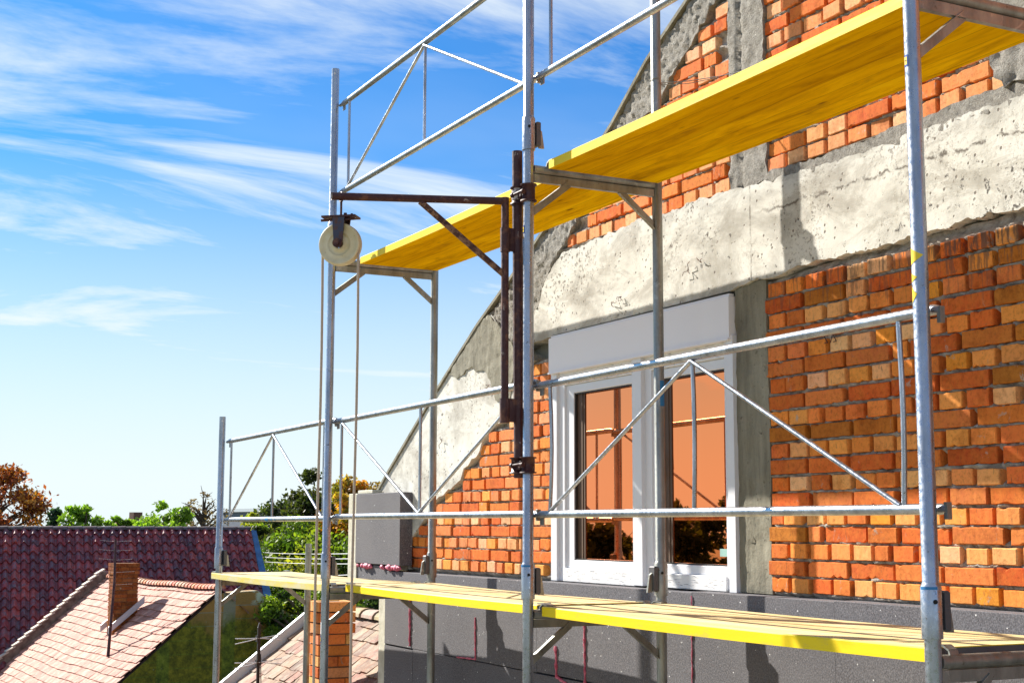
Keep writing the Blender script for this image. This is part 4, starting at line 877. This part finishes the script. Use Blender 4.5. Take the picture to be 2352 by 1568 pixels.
# -- house with the dark roof
Ud = unit((-.9934, .1150, 0)); Vd = unit((-.1150, -.9934, 0)); Dd = down(-Ud, 40); Bp = Vector((-31.66, 8.35, .27))
h2 = empty('dark_roof_house', (-33, 3, -5.6)); tag(h2, 'long house with dark plum red interlocking tiles and a blue board at its right verge', 'house')
def H2(o): o.location = Vector((33, -3, 5.6)); return o
PL = [(.30, .035, .04), (.36, .055, .055), (.22, .03, .035), (.42, .07, .06), (.17, .03, .04)]
W_ = 15.
prf = [.0, -.004, .022, .058, .066, .048, .004]
H2(tiles('roof', Bp, Vd, Dd, W_, 7.2, .215, .33, .048, PL, 'tile_dark', h2, prof=prf, seed=8)); H2(plane_slab('roof_deck', Bp, Vd, Dd, W_, 7.2, .12, 'under', h2))
H2(plane_slab('roof', Bp, Vd, down(Ud, 40), W_, 5, .12, 'tile_dark', h2))
H2(ridge_tiles('ridge_tiles', Bp + ZZ * .03, Vd, W_, .36, .10, [(.075, .05, .05), (.10, .06, .055)], 'tile_dark', h2))
bb = MB(); Nd = Vd.cross(Dd).normalized(); Nd = Nd if Nd.z > 0 else -Nd
q = [Bp - Vd * .02, Bp - Vd * .02 + Dd * 7.2, Bp - Vd * .02 + Dd * 7.2 - Nd * .05 + Vd * -.34, Bp - Vd * .16 - Nd * .03]; th = -Nd * .05
bb.add([v for v in q] + [v + th for v in q], [(0, 1, 2, 3), (7, 6, 5, 4), (0, 4, 5, 1), (1, 5, 6, 2), (2, 6, 7, 3), (3, 7, 4, 0)]); H2(bb.build('verge_board', 'blueboard', h2))
bx = MB(); sw = [Bp + Vd * .1 - Ud * 5.2, Bp + Vd * (W_ - .1) - Ud * 5.2, Bp + Vd * (W_ - .1) + Ud * 3.4, Bp + Vd * .1 + Ud * 3.4]
gl = [Vector((v.x, v.y, -5.6)) for v in sw]; gh = [Vector((v.x, v.y, -4.3 if i < 2 else -2.9)) for i, v in enumerate(sw)]; ap = [Bp + Vd * .1 - ZZ * .2, Bp + Vd * (W_ - .1) - ZZ * .2]
bx.add(gl + gh + ap, [(0, 1, 5, 4), (2, 3, 7, 6), (0, 4, 8, 7, 3), (1, 2, 6, 9, 5)]); H2(bx.build('wall', 'plaster', h2))
ant = MB(); p = Bp + Vd * 7.0 - Dd * .02
ant.tube([p, p + ZZ * .42], .012, 6)
for z, k in ((.40, .3), (.36, -.3)): ant.tube([p + ZZ * z - Vd * .5 + Ud * k * .1, p + ZZ * (z + .05) - Vd * .25, p + ZZ * z, p + ZZ * (z - .02) + Vd * .4], .008, 5)
tag(ant.build('antenna', 'cable'), 'small pale antenna on the ridge of the dark roof at far left', 'antenna')

# -- near roof with the orange chimney
Un = unit((-.99955, .03, 0)); Vn = unit((-.03, -.99955, 0)); Dn_ = down(Vn, 38); Np = Vector((-5.719, 1.662, -.40))
h3 = empty('low_tiled_house', (-6, 1, -5.6)); tag(h3, 'low neighbour house with weathered flat tiles, orange chimney and metal verge', 'house')
def H3(o): o.location = Vector((6, -1, 5.6)); return o
OLD = [(.27, .13, .07), (.33, .18, .10), (.20, .09, .05), (.36, .23, .14), (.29, .115, .07)]
O3 = Np - Un * 1.9
H3(tiles('roof', O3, Un, Dn_, 3.5, 3.4, .155, .150, .016, OLD, 'tile_old', h3, seed=12, jit=1.6)); H3(plane_slab('roof_deck', O3, Un, Dn_, 3.5, 3.4, .10, 'under', h3))
H3(plane_slab('roof', O3, Un, down(-Vn, 38), 3.5, 2.0, .10, 'tile_old', h3))
H3(ridge_tiles('ridge_tiles', O3 + ZZ * .02, Un, 3.5, .33, .085, [(.40, .24, .14), (.46, .30, .18)], 'tile_old', h3, seed=5))
fm = MB(); N3 = Un.cross(Dn_).normalized(); N3 = N3 if N3.z > 0 else -N3; F3 = O3 + Un * 3.5
q = [F3 - N3 * .03, F3 + Un * .02 - N3 * .03, F3 + Un * .02 + N3 * .10, F3 + N3 * .10, F3 - Un * .0 + N3 * .085]
for a, b_, c_, d_ in ((-.004, .006, -.03, .085), (-.0, .055, .0855, .0955)):
    vs = [F3 + Un * a + N3 * c_, F3 + Un * b_ + N3 * c_, F3 + Un * b_ + N3 * d_, F3 + Un * a + N3 * d_]; fm.add(vs + [v + Dn_ * 3.4 for v in vs], [(0, 1, 2, 3), (7, 6, 5, 4), (0, 4, 5, 1), (1, 5, 6, 2), (2, 6, 7, 3), (3, 7, 4, 0)])
H3(fm.build('verge_flashing', 'zinc', h3))
OR = [(.66, .24, .08), (.72, .34, .14), (.60, .18, .05), (.74, .42, .18), (.55, .15, .05)]
H3(chimney(-.14, .14, -.125, .125, -1.75, -.19, math.atan2(Un.y, Un.x), Vector((-4.95, .895, 0)), h3, OR, 1, 8, .082))
bx = MB(); sw = [O3 + Vn * 2.5, O3 + Un * 3.4 + Vn * 2.5, O3 + Un * 3.4 - Vn * 1.2, O3 - Vn * 1.2]; lo_ = [Vector((v.x, v.y, -5.6)) for v in sw]; hi_ = [Vector((v.x, v.y, -2.6)) for v in sw]
bx.add(lo_ + hi_, [(3, 2, 1, 0), (4, 5, 6, 7), (0, 1, 5, 4), (1, 2, 6, 5), (2, 3, 7, 6), (3, 0, 4, 7)]); H3(bx.build('wall', 'plaster', h3))
# antenna with white elements
a2 = empty('antenna', (-6.27, .74, -1.9)); tag(a2, 'black antenna mast with pale drooping elements, lower left beside the metal verge', 'antenna')
mb = MB(); mb.box((-.012, -.012, 0), (.012, .012, 1.42), ch=.003); mb.prism([(-.012, 1.42), (.012, 1.42), (0, 1.46)], 'x', -.01, .01); mb.build('mast', 'antenna', a2)
mb = MB()
for k in range(4):
    z = 1.33 - k * .2; mb.box((-.03, -.02, z - .03), (.02, -.0125, z + .02))
mb.build('clamp', 'antenna', a2)
mb = MB()
for k in range(4):
    z = 1.33 - k * .2
    for s, dz in ((-1, .0), (1, .03), (-1, -.045), (1, -.02)):
        mb = MB(); mb.tube([(.010, s * .004, z), (.03, s * .09, z + dz * .4), (.06 * s * .3, s * .20, z + dz)], .0040, 5); mb.build('element', 'cable', a2)
mb = MB(); mb.tube([(.02, .012, 1.2), (.03, .02, .9), (.02, .014, .4), (.02, .02, 0)], .004, 6); mb.build('cable', 'antenna', a2)
# cables
for i, (z, lb) in enumerate(((-.17, 'upper'), (-.25, 'second'), (-.33, 'third'), (-.56, 'lowest'))):
    cb_ = MB(); p0 = Vector((-31.55, 8.68, -.33 - i * .12 - (.25 if i == 3 else 0))); p1 = Vector((-4.2, 1.9, .20 - i * .045)); pts = [p0.lerp(p1, t) - ZZ * (4 * t * (1 - t) * .04) for t in [k / 14 for k in range(15)]]
    cb_.tube(pts, .0065, 6); tag(cb_.build('overhead_cable', 'cable'), lb + ' of the pale overhead cables crossing the green tree beside the dark roof', 'cable', 'overhead cables')

m = Mat('reddish_render', (.20, .08, .07), .9); m.col(m.ramp(m.noise(2, 5), [(.3, (.14, .06, .06)), (.7, (.26, .11, .09))])); M['brickred'] = m.m
# far buildings
def far_house(name, label, x, y, z, wx, wy, hh, rh, wallc, roofc, rz=0.):
    r = empty(name, (x, y, -5.6), rz); tag(r, label, 'house'); hb_ = z + 5.6
    b = MB(); b.box((-wx, -wy, 0), (wx, wy, hb_)); b.prism([(-wy, hb_), (wy, hb_), (0, hb_ + rh)], 'x', -wx + .1, wx - .1) if rh else None; b.build('wall', wallc, r)
    if rh:
        q = MB()
        for s in (1, -1): q.prism([(s * (wy + .3), hb_ - .25), (0, hb_ + rh + .02), (0, hb_ + rh + .2), (s * (wy + .3), hb_ - .05)], 'x', -wx - .2, wx + .2)
        q.build('roof', roofc, r); c = MB(); c.box((-.3, -.3, hb_ + rh * .6), (.3, .3, hb_ + rh + .7)); c.build('chimney', 'rust2', r)
    wn_ = MB()
    for k in (-.5, .5): wn_.box((wx - .02, k * wy - .4, hb_ - 1.9), (wx + .03, k * wy + .4, hb_ - .7))
    wn_.build('window', 'gasket', r); return r
far_house('distant_house', 'tiny reddish gabled house far off above the dark roof ridge', -85.7, 17.3, -.05, 3, .9, 5, .55, 'brickred', 'brickred', .25)
m = Mat('slate_cladding', (.13, .15, .19), .7); m.bump(m.noise(3, 3, stretch=(1, 1, 6)), .3, .02); M['slate'] = m.m
r = empty('flat_roofed_building', (-53.2, 14.9, -5.6), .1); tag(r, 'distant grey flat roofed block seen through the low guard rail', 'building')
b = MB(); b.box((-2, -.45, 0), (2, .45, 6.55)); b.build('wall', 'slate', r); b = MB(); b.box((-2.15, -.55, 6.55), (2.15, .55, 6.68)); b.build('roof', 'zinc', r)
b = MB(); b.box((1.98, -.25, 4.9), (2.03, .05, 5.7)); b.build('window', 'gasket', r)

# ------------------------------------------------------------------ trees
def tree(name, x, y, ztop, rx, rz_, cols, label, nclump=60, leaves=9000, ls=.11, base=-5.6, group='trees behind the houses', open_=.0, seed=1, shape='round', density=1., cat='tree', crown_bottom=None):
    rs = np.random.default_rng(seed); root = empty(name, (x, y, base)); tag(root, label, cat, group)
    H = ztop - base; cz = H - rz_
    tk = MB(); tk.tube([(0, 0, 0), (.05, .03, H * .3), (-.04, .05, H * .6), (0, 0, H * .93)], [.035 * H, .027 * H, .016 * H, .004 * H], 10)
    br = []
    ctr = []
    for i in range(nclump):
        if shape == 'cone':
            t = (i + .5) / nclump; a = rs.uniform(0, 6.28); r0 = rx * (1 - t) * rs.uniform(.35, 1.0); c = np.array([math.cos(a) * r0, math.sin(a) * r0, H * (.12 + .86 * t)]); cr = rx * (.16 + .22 * (1 - t))
        else:
            v = rs.normal(size=3); v /= np.linalg.norm(v); q = rs.uniform(.25, 1.0) ** .5
            lump = 1 + .22 * noise.noise(Vector((v[0] * 1.7 + seed, v[1] * 1.7, v[2] * 1.7)))
            c = np.array([v[0] * rx * q * lump, v[1] * rx * q * lump, cz + v[2] * rz_ * q * lump]); cr = rx * rs.uniform(.14, .30)
        ctr.append((c, cr))
        if i % 2 == 0 or shape == 'cone':
            zz = max(H * .15, c[2] - .5 * math.hypot(c[0], c[1]) - .2); p0 = (0, 0, min(zz, H * .9)); mid = (c[0] * .5, c[1] * .5, (p0[2] + c[2]) / 2 + .05 * H * .2)
            tk.tube([p0, mid, tuple(c)], [.009 * H, .005 * H, .0015 * H], 5)
            for k in range(2):
                e = c + rs.normal(size=3) * cr * .7; tk.tube([tuple(c * .9 + np.array(mid) * .1), tuple(e)], [.003 * H, .0008 * H], 4)
    tk.build('trunk', 'bark', root)
    per = max(1, leaves // nclump); Vs = []; Cs = []
    for c, cr in ctr:
        n = int(per * rs.uniform(.5, 1.4)); d = rs.normal(size=(n, 3)); d /= np.linalg.norm(d, axis=1)[:, None]; rr = cr * rs.uniform(.2, 1.15, n)[:, None] ** .6
        p = c + d * rr * np.array([1.15, 1.15, .8]); p = p + rs.normal(size=(n, 3)) * cr * .12
        a = rs.normal(size=(n, 3)); a /= np.linalg.norm(a, axis=1)[:, None]; b = np.cross(a, rs.normal(size=(n, 3))); b /= np.linalg.norm(b, axis=1)[:, None]
        s = ls * rs.uniform(.55, 1.25, n)[:, None]; w_ = s * .5
        Vs.append(np.stack([p - a * s, p + b * w_, p + a * s, p - b * w_], 1).reshape(-1, 3))
        k = rs.integers(0, len(cols)); basec = np.array(cols[k]); cc = basec * rs.uniform(.55, 1.35) * rs.uniform(.75, 1.3, (n, 1)); other = np.array(cols[rs.integers(0, len(cols))]); mk_ = rs.random(n) < .25; cc[mk_] = other * rs.uniform(.7, 1.3); Cs.append(cc)
    Vv = np.concatenate(Vs); F = np.arange(len(Vv)).reshape(-1, 4); npmesh('crown', Vv, F, 'leaf', root, np.concatenate(Cs), False)
    return root
G1 = [(.08, .15, .014), (.13, .20, .018), (.045, .085, .012), (.19, .25, .02)]
G2 = [(.24, .29, .02), (.17, .26, .02), (.30, .30, .03)]
G3 = [(.20, .33, .03), (.26, .40, .04), (.14, .24, .03)]
OL = [(.045, .06, .012), (.07, .075, .015), (.03, .045, .01)]
ORG = [(.50, .22, .02), (.42, .26, .03), (.36, .14, .015), (.20, .18, .02)]
RED = [(.26, .065, .02), (.34, .10, .02), (.20, .045, .02), (.40, .17, .03)]
tree('tree', -35.4, 11.2, 1.75, 1.5, 1.6, OL, 'dark olive tree whose crown tops the green mass left of the ropes', 60, 14000, .085, seed=3)
tree('tree', -31.8, 11.3, 1.62, 1.0, .85, ORG, 'orange and yellow autumn tree between the ropes and the scaffold post', 44, 9500, .075, seed=4)
tree('tree', -33.0, 10.6, .75, 2.0, 2.9, G1, 'large bright green tree right of the blue verge board', 120, 36000, .075, seed=5)
tree('tree', -36.2, 9.9, .55, 1.5, 2.9, G1 + G2, 'yellow green tree close to the mossy gable wall', 80, 20000, .065, seed=15)
tree('tree', -31.4, 10.7, .85, 1.6, 2.4, G2 + G1, 'light yellow green tree behind the overhead cables', 70, 18000, .07, seed=16)
tree('tree', -27.6, 11.0, .70, 1.5, 2.3, G1, 'green tree behind the eaves corner of the bare brick house', 55, 13000, .06, seed=17)
tree('tree', -34.5, 14.0, 2.15, 1.0, 1.2, G2, 'light green tree top peeping over the eaves insulation block', 34, 5500, .085, seed=6)
tree('bush', -13.3, 4.7, -.62, .62, .7, [(.03, .06, .015), (.05, .085, .02)], 'dark glossy bush behind the near tiled ridge', 40, 9000, .045, cat='bush', seed=7)
tree('bush', -20.9, 6.1, -.75, .7, .8, G1, 'dark green bush at the right foot of the mossy wall', 40, 9000, .05, cat='bush', seed=27)
tree('tree', -52.4, 4.4, 2.5, 2.1, 1.6, RED, 'red and orange autumn tree at the far left edge', 60, 7000, .11, seed=8)
tree('fir_tree', -46.5, 5.8, 1.0, 1.1, 2.5, [(.03, .06, .03), (.04, .08, .04)], 'small dark fir right of the red autumn tree', 60, 7000, .09, shape='cone', seed=9)
tree('bush', -45.9, 6.75, 1.05, .85, .8, G3, 'bright green shrub just right of the fir', 26, 3000, .11, cat='bush', seed=10)
tree('bush', -45.7, 7.9, .80, .6, .8, G3, 'smaller green shrub nearer to the tiny gabled house', 22, 2200, .11, cat='bush', seed=11)
tree('bush', -45.0, 9.25, 1.15, 1.15, .9, G3, 'wide bright green shrub left of the guard post', 34, 5200, .10, cat='bush', seed=12)
tree('tree', -45.9, 10.9, 1.50, .9, 1.3, [(.20, .14, .09), (.14, .09, .06)], 'nearly bare brown twiggy tree beside the guard post', 90, 1500, .06, seed=13)
tree('bush', -48.5, 8.4, .55, .8, .9, ORG + G2, 'yellowing shrub in front of the tiny gabled house', 24, 2600, .11, cat='bush', seed=14)
tree('bush', -44.0, 12.6, .80, 1.1, 1.1, G2, 'green shrub below the distant flat roofed block', 34, 5200, .10, cat='bush', seed=18)
# trees on the other side of the lane: seen only mirrored in the window
tree('tree', -17.3, -12.9, 1.75, 1.3, 1.7, OL, 'tree across the lane mirrored in the right window pane', 60, 12000, .10, group='trees mirrored in the window', seed=21)
tree('tree', -19.3, -12.0, .95, 1.3, 2.4, OL, 'dark tree across the lane mirrored low between the window panes', 80, 20000, .11, group='trees mirrored in the window', seed=22)
tree('tree', -21.3, -10.6, .80, 1.4, 2.4, OL, 'dark tree across the lane mirrored low in the left window pane', 80, 20000, .11, group='trees mirrored in the window', seed=23)
tree('tree', -22.6, -9.0, .95, 1.4, 2.4, OL, 'dark tree across the lane mirrored at the left edge of the left pane', 80, 16000, .11, group='trees mirrored in the window', seed=24)
